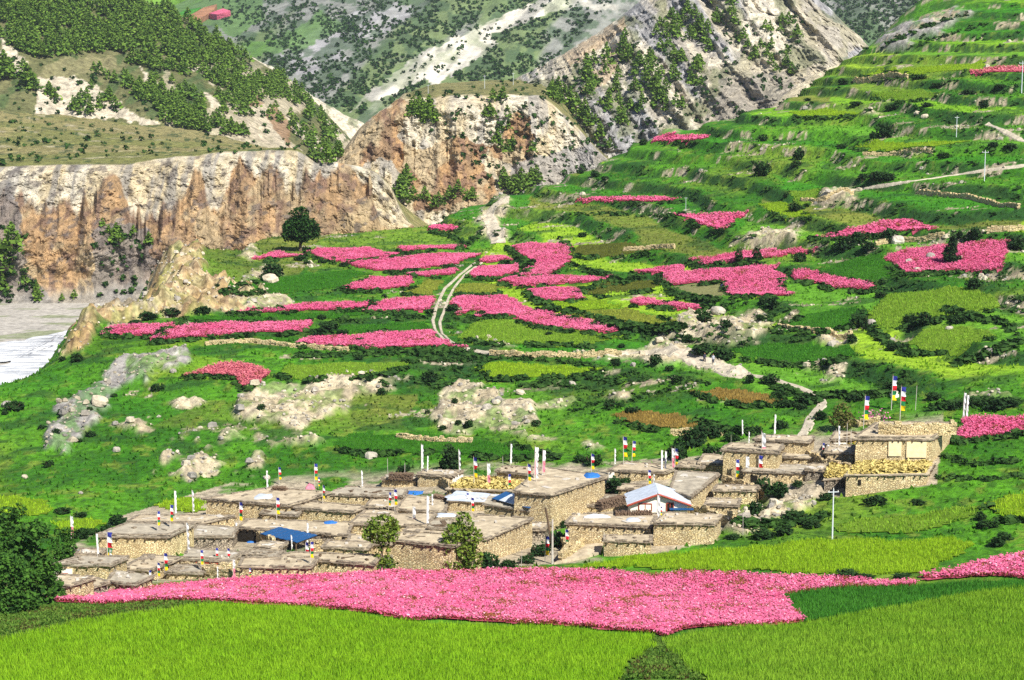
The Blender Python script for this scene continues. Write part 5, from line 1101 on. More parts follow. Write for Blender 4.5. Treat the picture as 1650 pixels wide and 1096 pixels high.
tarp(136, 893, None, 3.2, 2.2, 'crumpled blue tarpaulin beside the black edged stone house', h=.35)
tarp(425, 800, 'big house at the upper left', 2.2, 3.0, 'faded blue cloth on the largest upper left roof', 'palemetal')
tarp(412, 873, None, 2.2, 1.8, 'blue tarpaulin bundle left of the blue canopy', h=.35)
tarp(668, 795, None, 4.2, 2.4, 'flat blue tarpaulin behind the bare tan roof', h=.2)
tarp(533, 842, 'house behind the blue canopy', 1.6, 1.6, 'small bright blue cloth on the long pale roof')
tarp(954, 767, 'broad roofed compound house', 1.9, 2.6, 'small blue cover at the far corner of the broadest pale roof', h=.3)
tarp(718, 830, 'plain roof house behind the tarps', 2.4, 1.8, 'pale blue sheet at the edge of the bare tan roof', 'palemetal')
tarp(1020, 838, 'low front right house', 1.6, 1.6, 'pale blue scrap on the debris strewn roof', 'palemetal', .2)
tarp(962, 833, 'low front right house', 3.0, 1.2, 'grey metal sheets lying on the debris strewn roof', 'steel', .25)
tarp(745, 800, 'blue sheet house', 4.0, 2.2, 'bright pale blue sheet heaped at the left of the sheet roofed house', 'palemetal', .2)
tarp(1425, 690, 'big two storey house', 2.4, 3, 'heap of grey slates on the roof of the big two storey house', 'slate', .5)
tarp(500, 787, 'big house at the upper left', 1.2, 1.0, 'small pink red cloth on the back of the largest upper left roof', 'fpink', .6)
# ---- concrete ramp
RPp = np.array([at(x, y) for x, y in [(893,910),(968,893),(974,872),(940,876)]]); c0 = RPp.mean(0); L = RPp-c0; L[:, 2] += .22
b = B(); V = [*L]+[p-np.array([0, 0, .6]) for p in L]; b.add(V, [(0,1,2,3),(7,6,5,4),(0,4,5,1),(1,5,6,2),(2,6,7,3),(3,7,4,0)]); o = b.mesh('ramp', M['roof']); o.location = c0; o['label'] = 'pale grey ramp surface between the houses and the big pink field'; o['kind'] = 'structure'
# ---- field walls and boulders
for lab, pts, h in [
 ('rubble stone wall behind the juniper field', [(1410,396),(1450,390),(1500,385),(1520,381)], .9),
 ('rubble stone wall right of the juniper field', [(1590,376),(1620,373),(1660,370)], 1.0),
 ('stone wall along the upper right track', [(1480,312),(1530,318),(1590,328),(1640,336)], .9),
 ('stone wall above the bare clearing', [(1290,325),(1330,322),(1370,312)], .7),
 ('stone wall below the lower path', [(790,572),(850,577),(930,577),(1000,573)], .8),
 ('stone wall under the green oval plot', [(1255,530),(1310,537),(1370,541)], .8),
 ('short stone wall by the boot shaped field', [(1005,405),(1050,402),(1085,401)], .8),
 ('stone wall under the upper lime plot', [(1375,133),(1410,130),(1460,128)], 1.4),
 ('stone wall below the swallow shaped plot', [(1390,250),(1440,250),(1500,246)], .7),
 ('stone wall above the round hillside bushes', [(960,268),(1010,260),(1060,249),(1075,246)], .6),
 ('short stone wall below the brown amber field', [(1080,702),(1130,700),(1160,703)], .8),
 ('stone wall at the head of the village', [(1360,688),(1415,684)], .9),
 ('stone wall along the lower edge of the long pink strip', [(330,556),(400,552),(480,560),(560,566)], .6),
 ('stone wall on the bank above the broad roof', [(640,705),(700,712),(760,714)], .6),
 ('stone wall beside the grey ramp', [(905,905),(925,895),(940,880)], .9),
]: wall_run(lab, pts, h, .6, 'wallpale')
for lab, pts, h in [('yard wall left of the blue canopy', [(385,868),(415,874),(440,886)], 1.3), ('yard wall right of the blue canopy', [(500,889),(560,886),(600,890)], 1.2), ('yard wall below the bare tan roof', [(640,854),(690,858),(722,856)], 1.3),
 ('yard wall under the stepped compound roof', [(770,856),(812,862),(850,848)], 1.2), ('yard wall in front of the house with red windows', [(290,922),(350,926),(392,918)], 1.0), ('yard wall beside the small byre', [(328,930),(385,934)], .9),
 ('yard wall left of the front right house', [(900,872),(915,892),(905,905)], 1.0), ('yard wall below the long back house', [(1110,828),(1140,836),(1180,838)], 1.1), ('yard wall under the tall stone house', [(1165,782),(1196,790),(1240,794)], 1.1), ('yard wall in the flag courtyard', [(1300,742),(1330,756),(1362,762)], 1.2), ('yard wall behind the upper left row', [(470,806),(520,812),(560,806)], 1.0), ('yard wall behind the yellow straw roof', [(700,778),(724,790),(760,806)], 1.0)]: wall_run(lab, pts, h, .45, 'wall', 'yard_wall')
# ================================================================== TREES, BUSHES, BOULDERS
def near_name(px, py):
    """where a thing stands, in words: the nearest named field or house and on which side of it"""
    best = None
    for x, y, w, h, s in LAND+HOUSES:
        dx = max(abs(px-x)-w, 0)/1.4; dy = max(abs(py-y)-h, 0)*1.3; d = dx+dy+.02*abs(px-x)
        if best is None or d < best[0]: best = (d, x, y, w, h, s)
    d, x, y, w, h, s = best
    if d > 70: rel = 'far from fields, nearest the'
    elif abs(px-x) < w*.9 and py < y-h*.4: rel = 'behind the'
    elif abs(px-x) < w*.9 and py > y+h*.4: rel = 'below the'
    elif abs(px-x) <= w and abs(py-y) <= h: rel = 'in the middle of the'
    else: rel = 'left of the' if px < x else 'right of the'
    return rel+' '+s
PENDING = {}
def say(o, kindtext, px, py, group):
    """collect; repeats of one phrase get told apart by their order from left to right, or share it as a group"""
    PENDING.setdefault((kindtext, near_name(px, py)), []).append((px, o)); o['group'] = group
ORD = {2: ('left one', 'right one'), 3: ('left one', 'middle one', 'right one'), 4: ('leftmost', 'second from left', 'second from right', 'rightmost')}
def settle():
    for (k, w), L in PENDING.items():
        L.sort(key=lambda t: t[0])
        for i, (x, o) in enumerate(L):
            t = f'{k} {w}'
            if len(L) in ORD: t += ', '+ORD[len(L)][i]+f' of {len(L)}'
            elif len(L) > 1: t += f', number {i+1} of {len(L)} from left' if len(L) <= 12 else ', one of many there'
            o['label'] = ' '.join(t.split()[:16])
def crown(n, lobes, size, rng, dark, light, fill=.55):
    """leaf clumps through several uneven lobes; (centre, radii) each"""
    pts = []; tot = sum(l[1][0]*l[1][1]*l[1][2] for l in lobes)
    for c, r in lobes:
        m = max(6, int(n*(r[0]*r[1]*r[2])/tot)); d = rng.normal(size=(m, 3)); d /= np.linalg.norm(d, axis=1)[:, None]
        rad = rng.uniform(fill, 1.0, m)**.6; rad *= .75+.5*vnoise(d[:, 0]*2.2+c[0], d[:, 1]*2.2+c[1], d[:, 2]*2.2+c[2], 5)
        pts.append(np.array(c)+d*np.array(r)*rad[:, None])
    P = np.concatenate(pts); V, F = leaves(P, size*rng.uniform(.6, 1.4, len(P)), rng, .5)
    m = np.repeat(np.clip(.7*rng.random(len(P))+.6*vnoise(P[:, 0]*1.1, P[:, 1]*1.1, P[:, 2]*1.1, 8)-.15, 0, 1), 4)[:, None]
    return V, F, np.asarray(dark)*(1-m)+np.asarray(light)*m
def tree_meshes(tag, h, lobes, n, size, dark, light, seed, trunk=.22, forks=4):
    rng = np.random.default_rng(seed); V, F, Cc = crown(n, lobes, size, rng, dark, light)
    cm = mk(tag, V, [F], M['leaf'], col=Cc, link=False)
    b = B(); random.seed(seed); p = Vector((0, 0, -.4)); top = h*.62; k = 5; q = p
    for i in range(k):
        t = Vector((random.uniform(-.12, .12), random.uniform(-.12, .12), (top+.4)/k)); b.tube(q, q+t, trunk*(1-.8*i/k), trunk*(1-.8*(i+1)/k), 7); q = q+t
        if i >= 1:
            for _ in range(forks//2): c, r = random.choice(lobes); e = Vector(c)*.9+Vector((random.uniform(-.3, .3)*r[0], random.uniform(-.3, .3)*r[1], 0)); b.tube(q, e, trunk*.4*(1-.7*i/k), .02, 5)
    tm = b.mesh('trunk', M['wood'], link=False); random.seed(seed+900)
    return cm, tm
def put_tree(name, meshes, loc, rz, sc, cat, sz=1.0):
    e = empty(name, loc, rz); e.scale = (sc, sc, sc*sz); e['category'] = cat
    place('crown', meshes[0], e); place('trunk', meshes[1], e)
    return e
DG, LG = (.012, .040, .010), (.045, .105, .018)
# ---- bushes: one round form in several variants
BUSH = []
for k in range(6):
    rng = np.random.default_rng(50+k); lob = [((rng.uniform(-.35, .35), rng.uniform(-.35, .35), .38+rng.uniform(0, .25)), (rng.uniform(.35, .6), rng.uniform(.35, .6), rng.uniform(.3, .48))) for _ in range(5)]+[((0, 0, .3), (.75, .7, .34))]
    V, F, Cc = crown(420, lob, .11, rng, (.008, .026, .009), (.030, .075, .016), .4); V[:, 2] = np.maximum(V[:, 2], -.08)
    b = B()
    for _ in range(5): b.tube((0, 0, -.2), (rng.uniform(-.5, .5), rng.uniform(-.5, .5), rng.uniform(.4, .8)), .05, .015, 5)
    BUSH.append((mk('foliage', V, [F], M['leaf'], col=Cc, link=False), b.mesh('stem', M['wood'], link=False)))
def bush(px, py, wpx, text='dark green bush', asp=1.0, group='bushes on the terraced hillside', hitname=None):
    """px, py: foot; wpx: width in pixels of the photograph"""
    if hitname is None: P = at(px, py)
    else:
        h = hit(px, py, hitname); P = np.array(h[0]) if h else np.array([np.nan]*3)
    if np.isnan(P[0]): return
    w = wpx*P[1]/FPX; e = empty('bush', P, random.uniform(0, 6.28), category='bush'); e.scale = (w/1.7, w/1.7, w/1.7*asp*random.uniform(.9, 1.15))
    f, s = random.choice(BUSH); place('foliage', f, e); place('stem', s, e); say(e, text, px, py, group); return e
BUSHES = [(1428,222,36,1.1),(1410,224,20,.9),(1286,258,24,1.2),(1283,268,20,.9),(1226,284,34,1.1),(1355,240,20,.8),(1228,228,20,.9),(1412,290,34,.7),(1432,291,26,.9),(1390,290,24,.8),(1283,340,28,.9),(1266,318,12,1),(1358,402,42,.9),(1383,394,28,1.3),(1402,403,32,.8),(1437,391,34,1.1),
 (1568,386,32,1),(1640,402,44,.9),(1545,384,18,1.2),(1288,422,24,1.2),(1306,409,13,1),(1243,497,30,1.3),(1232,490,22,1),(1137,519,30,1),(1170,528,22,1.1),(1226,516,16,1.1),(1107,550,22,.9),(1055,588,26,1.2),(1165,580,44,.7),(1128,572,40,.8),(1207,617,20,1.2),(1238,618,40,.7),(1386,528,36,1.3),(1398,532,20,1),(1373,552,22,1.2),(1445,565,38,.6),(1468,520,30,.8),(1490,522,36,.9),(1545,520,34,.6),(1570,465,32,.9),(1420,480,24,.8),
 (690,616,32,1.0),(594,614,16,1),(616,636,20,1),(578,580,16,.8),(580,551,22,.6),(466,610,12,1),(421,660,16,1),(754,690,20,1.1),(738,684,14,1),(714,692,14,1),(864,686,20,1),(733,650,14,1),(690,667,12,1),(1078,598,18,.9),(1091,616,22,.9),(992,590,22,1),(984,658,24,1),(950,612,16,.8),(1002,560,16,.8),(884,540,16,.7),
 (125,582,26,.9),(100,582,14,1),(22,662,38,.8),(254,630,26,.8),(78,752,22,.8),(145,662,12,1),(98,668,14,1),(92,698,18,.7),(148,703,20,.7),(128,712,14,.8),(66,692,14,1),(184,640,12,1),(8,668,14,.8),(440,446,38,1),(426,452,22,1),(482,420,24,.6),(520,424,18,.8),(538,420,12,1),(552,430,18,.8),(496,426,16,.6),(350,462,10,1),(456,500,18,.7),(520,514,18,.8),(530,533,40,.6),(514,540,34,.6),(552,539,24,.7),(500,517,14,.7),(392,541,18,.7),(620,480,12,.9),(600,495,20,.7),(586,501,18,.7),(235,515,40,.5),(275,508,38,.6),(325,504,32,.5),(218,522,24,.5),(405,530,14,.6),
 (728,500,24,.7),(776,510,20,.8),(800,380,10,.9),(858,426,14,1.2),(845,435,12,1),(938,382,18,.9),(967,385,8,1.2),(1060,460,16,2.2),(1066,445,10,1.4),(1106,478,22,.7),(1090,486,14,.7),(1100,348,20,.7),(1120,368,30,.6),(1150,378,20,.6),(1163,378,16,1.2),(1036,234,14,1.2),(960,285,20,.8),(975,290,16,.8),(935,280,14,.8),(1100,240,16,.6),(1520,255,24,.6),(1480,128,30,.4),(1360,136,22,.7),(1300,163,14,.7),(1560,152,30,.5),(1510,140,26,.5),(1612,142,24,.5),(1495,172,24,.5),(1438,176,26,.5),(1380,170,24,.5),(1585,175,20,1.1),(1630,240,24,.6),(1600,236,22,.6),(1285,150,22,.8),
 (1600,660,50,.6),(1570,655,36,.7),(1625,655,36,.6),(1540,660,34,.7),(1505,645,32,.6),(1440,625,40,.5),(1400,640,30,.7),(1380,646,34,.6),(1340,642,20,.7),(1300,648,40,.6),(1270,655,36,.6),(1256,640,30,.6),(1290,660,26,.7),(1180,652,30,.5),(1140,705,50,.8),(1110,720,55,.9),(1090,740,40,1.1),(1150,740,40,.9),(1180,710,34,.6),(1215,700,34,.6),(1260,690,30,.7),(1320,676,30,.8),(1020,665,32,.5),(1230,790,34,1.0),(1250,800,46,.9),(1285,785,24,.8),(1215,830,36,1.1),(1410,813,44,.6),(1330,806,26,.8),(1480,812,30,.5),(1285,840,50,.6),(1260,862,42,.6),(1310,850,36,.7),(1230,868,46,.5),(1180,868,30,.5),
 (985,795,56,.9),(960,808,40,.9),(945,825,36,.8),(1005,780,26,.8),(895,880,46,.9),(870,895,40,.8),(915,880,36,.9),(850,908,30,.7),(905,850,22,.8),(930,830,26,.8),(790,914,44,.9),(820,914,30,.7),(955,750,34,.9),(935,745,26,.8),(890,740,30,.6),(650,760,26,.7),(725,758,38,1.1),(710,760,22,.8),(130,868,34,.9),(150,862,26,.9),(190,845,36,.8),(170,858,26,.8),(110,895,30,.8),(100,828,30,.6),(130,833,24,.6),
 (1366,931,48,.4),(1395,932,30,.4),(1452,930,36,.35),(1340,931,26,.4),(970,918,14,.7),(990,918,14,.6),(1590,850,40,.6),(1605,880,34,.8),(1582,838,24,1.0),(1620,870,30,.7),(1155,790,24,1.0),(1182,770,26,.9),(1370,790,24,.9),(1055,830,10,1)]
for x, y, w, a in BUSHES: bush(x, y, w, 'large dark green bush' if w >= 34 else 'dark green bush' if w >= 20 else 'small dark bush', a)
# ---- the lone round tree, the juniper, the poplars, the dark trees at the left
rng = np.random.default_rng(5)
lob = [((0, 0, 8.2), (2.4, 2.4, 2.9)), ((-1.8, 0, 5.6), (2.9, 2.6, 2.7)), ((2.0, .3, 5.4), (3.1, 2.7, 2.6)), ((0, -.6, 5.6), (3.4, 3.2, 3.2)), ((-2.6, .3, 4.0), (2.1, 2.0, 1.5)), ((2.9, 0, 4.2), (2.0, 1.9, 1.5)), ((.3, 0, 3.6), (2.6, 2.6, 1.4))]
lone = tree_meshes('crown', 10.5, lob, 5200, .30, (.008, .032, .008), (.036, .10, .014), 61, .48, 6)
P = at(484, 405); t = put_tree('broadleaf_tree', lone, P, .4, 72*P[1]/FPX/10.8, 'tree'); t['label'] = 'lone large round tree standing on the terrace edge against the cliff'; LAND.append((484,368,30,36,'lone tree'))
lob = [((rng.uniform(-.5, .5), rng.uniform(-.5, .5), .6+i*.72), ((1.75-.17*i)*rng.uniform(.8, 1.15), (1.75-.17*i)*rng.uniform(.8, 1.15), .75)) for i in range(9)]+[((1.3, 0, .8), (1.1, 1, .9))]
jun = tree_meshes('crown', 7, lob, 2600, .2, (.007, .020, .008), (.030, .066, .018), 62, .3, 4)
P = at(1533, 425); t = put_tree('juniper_tree', jun, P, 0, 56*P[1]/FPX/7.2, 'tree'); t['label'] = 'dark ragged juniper tree rising from the wide pink field'
PG, PL = (.055, .115, .012), (.20, .26, .035)
lob = [((0, 0, 4.9), (1.9, 1.7, 1.5)), ((.9, 0, 4.4), (1.1, 1.1, 1.0)), ((-1.0, 0, 4.3), (1.2, 1.1, .9)), ((.2, 0, 3.3), (.6, .6, .7)), ((0, 0, 2.0), (1.0, .9, 1.0)), ((.2, 0, .8), (1.4, 1.3, .9))]
pop1 = tree_meshes('crown', 6.5, lob, 1700, .17, PG, PL, 63, .14, 6)
lob = [((.2, 0, 5.6), (1.1, 1.0, 1.3)), ((-.5, 0, 4.6), (1.5, 1.3, 1.2)), ((1.0, 0, 4.0), (1.5, 1.3, 1.2)), ((-.9, 0, 3.2), (1.4, 1.3, 1.1)), ((.3, 0, 2.4), (1.6, 1.5, 1.2)), ((-.8, 0, 1.2), (1.7, 1.4, 1.1)), ((1.2, 0, 1.4), (1.2, 1.2, 1.1))]
pop2 = tree_meshes('crown', 7, lob, 2300, .17, PG, PL, 64, .16, 6)
for (x, y, h, m, hh, l) in [(616,923,98,pop1,6.4,'slim leafy poplar with a bare waist in front of the grass roofed house'), (744,923,104,pop2,6.9,'fuller leafy poplar in front of the compound corner with a dark base')]:
    P = at(x, y); t = put_tree('poplar_tree', m, P, .3, h*P[1]/FPX/hh, 'tree'); t['label'] = l; t['group'] = 'poplars in the village'
lob = [((0, 0, 2.4), (1.2, 1.1, 1.2)), ((-.5, 0, 1.5), (1.3, 1.2, 1.0)), ((.6, 0, 1.4), (1.2, 1.1, 1.0))]
bro = tree_meshes('crown', 3.4, lob, 900, .14, (.07, .075, .02), (.16, .17, .04), 65, .08, 4)
P = at(1356, 695); t = put_tree('willow_tree', bro, P, 0, 44*P[1]/FPX/3.4, 'tree'); t['label'] = 'brownish green young tree behind the annex of the big house'
lob = [((rng.uniform(-.6, .6), 0, 2.0), (1.0, 1.0, 1.0)), ((0, 0, 1.0), (1.1, 1.1, .9)), ((0, 0, 3.0), (.7, .7, .8))]
dcon = tree_meshes('crown', 4, lob, 900, .16, (.012, .035, .012), (.04, .08, .02), 66, .1, 4)
for x, y, h, l in [(723,760,46,'dark pointed tree behind the box house with white gable'), (1191,422,22,'left young dark tree on the slanting pink strip'), (1221,419,24,'right young dark tree on the slanting pink strip')]:
    P = at(x, y); t = put_tree('young_tree', dcon, P, random.uniform(0, 6), h*P[1]/FPX/3.7, 'tree', 1.0); t['label'] = l
big = []
for k in range(3):
    rng = np.random.default_rng(70+k); lob = [((rng.uniform(-2.0, 2.0)*(1-.06*z), rng.uniform(-1.4, 1.4), z), (rng.uniform(.8, 1.5), rng.uniform(.8, 1.5), rng.uniform(.6, 1.1))) for z in np.linspace(.9, 7.0, 17)]+[((0, 0, 1.2), (2.4, 2.2, 1.3))]
    big.append(tree_meshes('crown', 8, lob, 2500, .21, (.014, .052, .010), (.075, .18, .022), 71+k, .2, 6))
for i, (x, y, h, l) in enumerate([(52,975,150,'tallest dark broadleaf tree at the lower left edge of the village'), (14,990,110,'dark broadleaf tree at the left picture edge, front'), (88,968,70,'low dark broadleaf tree touching the left corner house'), (-20,930,110,'dark broadleaf tree cut off by the left picture edge'), (105,925,80,'dark tree behind the white fronted house'), (40,985,90,'bushy dark tree in front of the tallest left tree'), (20,900,95,'yellowish dark tree behind the left edge trees')]):
    P = at(x, min(y, 1080)); t = put_tree('broadleaf_tree', big[i % 3], P, i*1.1, h*P[1]/FPX/8.0, 'tree'); t['label'] = l; t['group'] = 'dark trees at the left edge'
# ---- pines on the rock walls and the far hill
PINE = []
for k in range(5):
    rng = np.random.default_rng(80+k); n = 190; z = rng.random(n)**.8; r = (1-z)**.85*(.30+.06*rng.normal(size=n)); a = rng.uniform(0, 6.283, n)
    tier = .35+.65*np.abs(np.sin(z*22+k)); P = np.column_stack([np.cos(a)*r*tier*1.15, np.sin(a)*r*tier*1.15, .1+z*.9]); V, F = leaves(P, .075*(1.25-.7*z), rng, .2)
    m = np.repeat(rng.random(n), 4)[:, None]; Cc = np.array((.055, .125, .018))*(1-m)+np.array((.18, .29, .04))*m
    b = B(); b.tube((0, 0, -.08), (0, 0, .9), .022, .005, 5); PINE.append((mk('crown', V, [F], M['leaf'], col=Cc, link=False), b.mesh('trunk', M['wood'], link=False), V, F, Cc))
PLITE = [(np.concatenate([V_[:360:1]]), F_[:90], C_[:360]) for _, _, V_, F_, C_ in PINE]; PLITE = [((V_.reshape(-1, 4, 3).mean(1, keepdims=True)+(V_.reshape(-1, 4, 3)-V_.reshape(-1, 4, 3).mean(1, keepdims=True))*1.4).reshape(-1, 3), F_, C_) for V_, F_, C_ in PLITE]
pines = []
def pine_pts(poly, n, names, hm, vary=.25):
    poly = np.array(poly, float); lo, hi = poly.min(0), poly.max(0); got = 0; tries = 0
    while got < n and tries < n*8:
        tries += 1; x, y = RNG.uniform(lo, hi)
        if not inpoly(np.array([x]), np.array([y]), poly)[0]: continue
        h = hit(x, y, ALLLOFT)
        if h is None or h[2] not in names: continue
        g = at(x, y)
        if not np.isnan(g[0]): continue
        pines.append((h[0], hm*random.uniform(1-vary, 1+vary), x, y, h[2])); got += 1
ALLLOFT = list(LOFT)
pine_pts([(-10,-5),(200,-5),(260,12),(350,65),(400,95),(400,125),(300,105),(240,90),(150,88),(60,95),(-10,60)], 430, ['pine_hill'], 9)
pine_pts([(150,90),(300,110),(400,130),(450,120),(470,160),(400,165),(330,130),(240,115)], 120, ['pine_hill'], 7.5)
pine_pts([(140,110),(200,125),(300,130),(340,190),(400,215),(380,225),(300,205),(250,170),(190,140)], 80, ['pine_hill'], 7)
pine_pts([(210,150),(270,150),(320,200),(400,225),(300,212),(260,195)], 50, ['pine_hill'], 7)
pine_pts([(340,120),(470,180),(530,245),(500,250),(440,190),(360,190)], 44, ['pine_hill'], 7)
pine_pts([(450,120),(500,165),(545,212),(535,235),(470,170)], 34, ['pine_hill'], 7)
pine_pts([(-10,110),(40,120),(60,150),(20,140),(-10,135)], 14, ['pine_hill', 'cliff'], 11)
pine_pts([(60,150),(150,140),(200,180),(120,190)], 16, ['pine_hill'], 7.5)
pine_pts([(655,185),(680,160),(695,170),(705,205),(680,205)], 16, ['rock_massif'], 7)
pine_pts([(870,140),(910,140),(960,200),(1000,260),(930,190),(890,165)], 34, ['rock_massif', 'rocky_mountain'], 6.5)
pine_pts([(760,160),(830,160),(820,210),(860,215),(880,260),(800,250)], 16, ['rock_massif'], 5.5)
pine_pts([(930,110),(1010,60),(1060,90),(1080,180),(1040,220),(960,190)], 44, ['rocky_mountain'], 7)
pine_pts([(1060,20),(1120,0),(1150,60),(1130,170),(1060,200),(1040,100)], 46, ['rocky_mountain'], 7)
pine_pts([(1150,0),(1250,0),(1290,60),(1300,130),(1220,110),(1150,90)], 26, ['rocky_mountain'], 6.5)
pine_pts([(800,300),(860,290),(900,300),(830,320)], 14, ['rock_massif'], 7)
pine_pts([(500,230),(560,250),(550,270),(490,262)], 12, ['cliff', 'rock_massif', 'pine_hill', 'far_mountain'], 8)
pine_pts([(640,280),(660,290),(670,330),(645,330)], 7, ['rock_massif', 'cliff'], 7)
pine_pts([(675,330),(760,300),(770,340),(690,350)], 8, ['rock_massif'], 6.5)
for x, y, h in [(20,418,60),(5,440,50),(0,470,40),(40,460,24),(188,392,34),(175,378,16),(215,380,18),(240,395,22),(165,365,14),(120,482,16),(100,486,14),(60,486,16),(230,484,16),(649,330,46),(947,132,34),(60,480,26),(945,108,22)]:
    k = hit(x, y, ALLLOFT)
    if k: pines.append((k[0], h*k[0].y/FPX, x, y, k[2]))
pines.sort(key=lambda p: -p[1]/p[0].y)
PB = {'cliff': (0, 660, 180, 490), 'pine_hill': (0, 560, 0, 250), 'rock_massif': (550, 980, 130, 350), 'rocky_mountain': (860, 1400, 0, 260)}
big_n = min(290, len(pines)); PW = {'cliff': 'at the fluted river cliff', 'pine_hill': 'on the pine covered hill', 'rock_massif': 'on the brown rock massif', 'rocky_mountain': 'on the pale rocky mountain', 'far_mountain': 'in the gorge by the massif'}
for p, h, x, y, w in pines[:big_n]:
    pm = random.choice(PINE); e = empty('pine_tree', p, random.uniform(0, 6.28), category='pine tree', group='pines '+PW.get(w, 'on the slope')); e.scale = (h*1.25, h*1.25, h)
    place('crown', pm[0], e); place('trunk', pm[1], e)
    x0, x1, y0, y1 = PB.get(w, (0, 1650, 0, 400)); tx, ty = (x-x0)/(x1-x0), (y-y0)/(y1-y0)
    part = ('upper' if ty < .33 else 'middle' if ty < .66 else 'lower')+' '+('left' if tx < .33 else 'centre' if tx < .66 else 'right')+' part'
    PENDING.setdefault((('tall dark pine ' if h*FPX/p.y > 30 else 'small green pine ' if h*FPX/p.y < 20 else 'green pine ')+PW.get(w, 'on the slope')+',', part), []).append((x, e))
def merged(name, items, label, colm=1.0):
    Vs, Fs, Cs = [], [], []; n = 0
    for p, s, pm in items:
        V, F, Cc = pm; a = random.uniform(0, 6.28); R = np.array([[math.cos(a), -math.sin(a), 0], [math.sin(a), math.cos(a), 0], [0, 0, 1]]); Vs.append(V@R.T*np.array(s)+np.array(p)); Fs.append(F+n); Cs.append(Cc*colm); n += len(V)
    return mk(name, np.concatenate(Vs), [np.concatenate(Fs)], M['leaf'], col=np.concatenate(Cs), kind='stuff', label=label)
rest = [(tuple(p), (h*1.25, h*1.25, h), random.choice(PLITE)) for p, h, x, y, w in pines[big_n:]]
if rest: merged('pine_forest', rest, 'mass of smaller pines covering the far hill')
# ---- scrub: far slopes and terrace banks (nobody could count these)
rng = np.random.default_rng(90); SM = []
for k in range(4):
    d = rng.normal(size=(9, 3)); d /= np.linalg.norm(d, axis=1)[:, None]; P = d*np.array([.5, .5, .35])*rng.uniform(.5, 1, (9, 1))+np.array([0, 0, .3]); V, F = leaves(P, .30, rng, .5); m = np.repeat(rng.random(9), 4)[:, None]; SM.append((V, F, np.array((.014, .045, .010))*(1-m)+np.array((.045, .105, .018))*m))
def scatter_far(poly, n, names, s0, s1, thr=None):
    poly = np.array(poly, float); lo, hi = poly.min(0), poly.max(0); out = []
    for _ in range(n):
        x, y = RNG.uniform(lo, hi)
        if not inpoly(np.array([x]), np.array([y]), poly)[0]: continue
        if thr and fbm(np.array([x/22+y/60]), np.array([y/14-x/50]), o=3, s=95)[0] < thr: continue
        h = hit(x, y, ALLLOFT)
        if h is None or h[2] not in names: continue
        if names[0] == 'far_mountain' and random.random() < .8 and any(inpoly(np.array([x]), np.array([y]), q)[0] for q in G_white): continue
        s = random.uniform(s0, s1); out.append((tuple(h[0]), (s, s, s), random.choice(SM)))
    return out
merged('mountain_scrub', scatter_far([(330,-10),(1000,-10),(880,110),(560,190),(400,100)], 8000, ['far_mountain'], 2.2, 5, .44)+scatter_far([(1270,-10),(1560,-10),(1400,70)], 1200, ['far_mountain', 'scree_spur'], 2.5, 5), 'dark scrub dotting the distant mountainside', .8)
merged('cliff_scrub', scatter_far([(0,185),(480,235),(480,242),(0,268)], 230, ['cliff'], 1.2, 3.2)+scatter_far([(0,360),(40,380),(60,490),(0,490)], 60, ['cliff'], 1.5, 3)+scatter_far([(150,370),(240,370),(250,470),(160,480)], 60, ['cliff'], 1.5, 3.5)+scatter_far([(560,160),(1300,20),(1280,180),(900,330),(800,330),(660,180)], 1100, ['rock_massif', 'rocky_mountain'], 1.2, 3.4)+scatter_far([(0,90),(500,200),(500,250),(0,180)], 260, ['pine_hill'], 1.5, 4)+scatter_far([(1400,80),(1450,40),(1540,0),(1560,20)], 120, ['scree_spur'], 1, 3), 'dark scrub on the cliff, plateau and rock faces', .9)
# bank scrub: on the terrace risers and along the lower margins of the fields
items = []
jj, ii = np.nonzero((bank > .55)*(drk > -1)*(YY > 255)*(np.abs(UU) < .30))
for k in RNG.choice(len(jj), 2600, replace=False):
    j, i = jj[k], ii[k]
    if PATHM[j, i]: continue
    if fbm(np.array([XX[j, i]/9]), np.array([YY[j, i]/6]), o=3, s=97)[0] < .46: continue
    s = random.uniform(.5, 1.3)*(1 if YY[j, i] > 300 else .8); items.append(((XX[j, i]+random.uniform(-.5, .5), YY[j, i]+random.uniform(-.5, .5), Z1[j, i]-.15), (s*1.5, s, s), random.choice(SM)))
def edge_scrub(poly, per, s0, s1, low=True):
    poly = np.array(poly, float); cy = poly[:, 1].mean()
    for k in range(len(poly)):
        a, b_ = poly[k], poly[(k+1) % len(poly)]; m = (a+b_)/2
        if low and m[1] < cy-1: continue
        for _ in range(max(1, int(np.linalg.norm(b_-a)*per))):
            t = random.random(); q = a+(b_-a)*t
            if vnoise(np.array([q[0]/22]), np.array([q[1]/12]), s=99)[0] < .38: continue
            P = at(q[0]+random.uniform(-3, 3), q[1]+random.uniform(1.5, 6.5))
            if np.isnan(P[0]): continue
            s = random.uniform(s0, s1); items.append(((P[0], P[1], P[2]-.12), (s*1.5, s, s), random.choice(SM)))
for s, l, p in PINK:
    y = min(q[1] for q in p)
    if y < 860 and y > 200: edge_scrub(p, .38, .6, 1.5)
for k, s, l, p, h in CROPS:
    y = min(q[1] for q in p)
    if y < 790: edge_scrub(p, .35, .6, 1.5)
